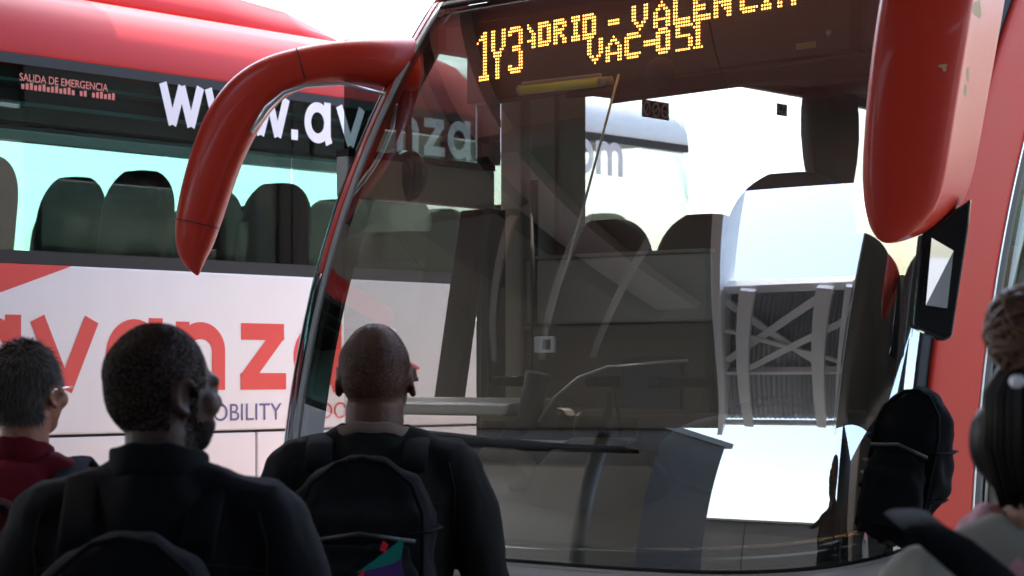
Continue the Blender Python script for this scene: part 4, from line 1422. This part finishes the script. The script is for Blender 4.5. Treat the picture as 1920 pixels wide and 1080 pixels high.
for k in range(120):
    ax_ = Vector((random.gauss(0, 0.45), random.gauss(0, 0.45), random.choice((-1, 1)) * random.uniform(0.5, 1.0))).normalized()
    e1 = ax_.orthogonal().normalized()
    e2 = ax_.cross(e1)
    a0_ = random.uniform(0, 2 * PI)
    ln_ = random.uniform(1.6, 3.6)
    rr = 1.0 + random.uniform(-0.02, 0.10)
    off = ax_ * random.uniform(-0.62, 0.62)
    k2 = math.sqrt(max(0.1, 1 - off.length ** 2))
    pts = []
    for q in range(11):
        a = a0_ + ln_ * q / 10
        p = (e1 * math.cos(a) + e2 * math.sin(a)) * k2 + off
        pts.append(P4(BC.x + p.x * 0.056 * rr, BC.y + p.y * 0.052 * rr, BC.z + p.z * 0.060 * rr))
    wrap.tube(pts, [0.0012] + [0.0034] * 9 + [0.0012], 5)
wrap.build('bun_strands', HAIRB, hair4, True)
sc = MB()
pink = cloth('pink_scarf_cloth', (0.52, 0.28, 0.33))
for k, (zz, rr, ww) in enumerate(((-0.145, 0.084, 0.022), (-0.168, 0.096, 0.026), (-0.195, 0.104, 0.028))):
    sc.tube([P4(rr * math.cos(a * PI / 10) - 0.004 * k, -0.012 + rr * 0.86 * math.sin(a * PI / 10), zz + 0.012 * math.sin(a * 0.9 + k) + 0.02 * math.sin(a * PI / 10)) for a in range(21)], ww, 10, flat=0.7, caps=False)
link('scarf', fuse(sc, 'scarf', 0.007, 2, folds(0.007, 16)), pink, p4, True)
hp = MB()
clipw = P4(-0.078, -0.082, 0.062)
hp.ell(clipw, (0.012, 0.012, 0.010), 10, 8)
hp.build('hair_clip', LETWHITE, hair4, True)

SEAM = cloth('dark_stitching', (0.016, 0.016, 0.017))
for jk, H_, w_ in ((t2_, H2, 0.21), (t3_, H3, 0.20), (t1_, H1, 0.20)):
    seams(jk, [[(-w_, H_ - 0.44), (-w_ * 0.5, H_ - 0.425), (0, H_ - 0.42), (w_ * 0.5, H_ - 0.425), (w_, H_ - 0.44)],
               [(-w_ * 0.93, H_ - 0.335), (-w_ * 1.0, H_ - 0.40), (-w_ * 0.98, H_ - 0.50)], [(w_ * 0.93, H_ - 0.335), (w_ * 1.0, H_ - 0.40), (w_ * 0.98, H_ - 0.50)]],
          SEAM if jk is not t1_ else maroon)

# ---- bags
pk3 = backpack('black backpack with a teal and purple pocket on the shaven headed person', (p3.location.x - 0.01, Y3 - 0.27, 1.0), 0.0, 0.35, 0.46, 0.19, handle=False, m=cloth('black_nylon', (0.007, 0.007, 0.0075)), m2=cloth('black_pocket_cloth', (0.006, 0.006, 0.007)))
for s in (-1, 1):
    strap(pk3, [(pk3.location.x + s * 0.11, Y3 - 0.20, 1.42), (pk3.location.x + s * 0.115, Y3 - 0.115, 1.478), (pk3.location.x + s * 0.118, Y3 - 0.03, 1.498), (pk3.location.x + s * 0.12, Y3 + 0.07, 1.46), (pk3.location.x + s * 0.12, Y3 + 0.14, 1.36)], 0.032, WEBB)
TEAL = cloth('teal_cloth', (0.01, 0.14, 0.12)); PURP = cloth('purple_cloth', (0.06, 0.025, 0.12)); REDC = cloth('bright_red_cloth', (0.5, 0.02, 0.03))
def pl(poly, m, off, nm):
    yy = -0.172
    base = pk3
    mb = MB()
    mb.prism([((px - 960) / F * (Y3 - 0.45) - base.location.x, EYE + (700 - py) / F * (Y3 - 0.45) - base.location.z) for px, py in poly], lambda x, z, d: Vector((x, yy - off - d, z)), 0.0, 0.004)
    mb.build(nm, m, base)
pl([(668, 1074), (700, 1052), (757, 1008), (752, 1048), (735, 1058)], TEAL, 0.002, 'pocket_patch')
pl([(660, 1130), (676, 1072), (735, 1057), (752, 1050), (760, 1130)], PURP, 0.0, 'pocket_patch')
pl([(712, 1032), (718, 1014), (728, 1022), (722, 1036)], REDC, 0.003, 'pocket_patch')
pl([(668, 1082), (684, 1068), (680, 1088)], REDC, 0.004, 'pocket_patch')

pk2 = backpack('plain black backpack on the bearded person in black', (p2.location.x - 0.015, Y2 - 0.245, 0.94), 0.0, 0.33, 0.44, 0.17, blk, handle=False)
for s in (-1, 1):
    strap(pk2, [(pk2.location.x + s * 0.105, Y2 - 0.19, 1.33), (pk2.location.x + s * 0.11, Y2 - 0.125, 1.40), (pk2.location.x + s * 0.115, Y2 - 0.05, 1.462), (pk2.location.x + s * 0.12, Y2 + 0.06, 1.44), (pk2.location.x + s * 0.12, Y2 + 0.14, 1.34)], 0.030, WEBB)
navy = cloth('navy_webbing', (0.009, 0.011, 0.018))
pk1 = backpack('maroon backpack with navy straps on the person in the red shirt', (p1.location.x - 0.03, Y1 - 0.255, 0.93), 0.05, 0.32, 0.46, 0.17, cloth('dark_maroon_nylon', (0.03, 0.005, 0.008)), handle=False)
for s in (-1, 1):
    x0 = p1.location.x
    strap(pk1, [(x0 + s * 0.09, Y1 - 0.19, 1.34), (x0 + s * 0.112, Y1 - 0.125, 1.418), (x0 + s * 0.122, Y1 - 0.03, 1.462), (x0 + s * 0.125, Y1 + 0.07, 1.43), (x0 + s * 0.12, Y1 + 0.14, 1.33)], 0.034, navy)
sh4 = backpack('black shoulder bag slung on the person at the right edge', (p4.location.x + 0.22, Y4 - 0.06, 0.72), 0.4, 0.28, 0.26, 0.11, blk)
x4 = p4.location.x
strap(sh4, [to for to in [at_y(1700, 962, 2.97), at_y(1735, 992, 2.84), at_y(1800, 1040, 2.80), at_y(1880, 1105, 2.80), at_y(1960, 1200, 2.81), Vector((x4 + 0.14, 2.84, 1.10)), Vector((x4 + 0.20, 2.90, 0.95))]], 0.032, WEBB)

# black rucksack from a reflection, built as a solid bag on the ledge
rk = to_world((0, 0, 0))
rp_ = at_y(1674, 1012, 5.80)
pk5 = backpack('bulging black rucksack with a grey reflective band, a reflection built as a solid bag', (rp_.x, rp_.y, rp_.z), TH + 0.15, 0.225, 0.42, 0.13, cloth('black_ripstop', (0.005, 0.0055, 0.006)), puff=1.5, handle=False)
pk5.rotation_euler = (0, math.radians(12), TH + 0.15)
band = MB()
for k in range(2):
    band.tube([(-0.100, -0.030, 0.20 - 0.035 * k), (-0.078, -0.064, 0.205 - 0.035 * k), (-0.03, -0.074, 0.195 - 0.03 * k), (0.02, -0.073, 0.20 - 0.03 * k)], 0.019, 8, flat=0.3)
band.build('reflective_band', mat('grey_reflective_tape', (0.10, 0.10, 0.105), 0.4, var=0.6, vscale=120), pk5, True)
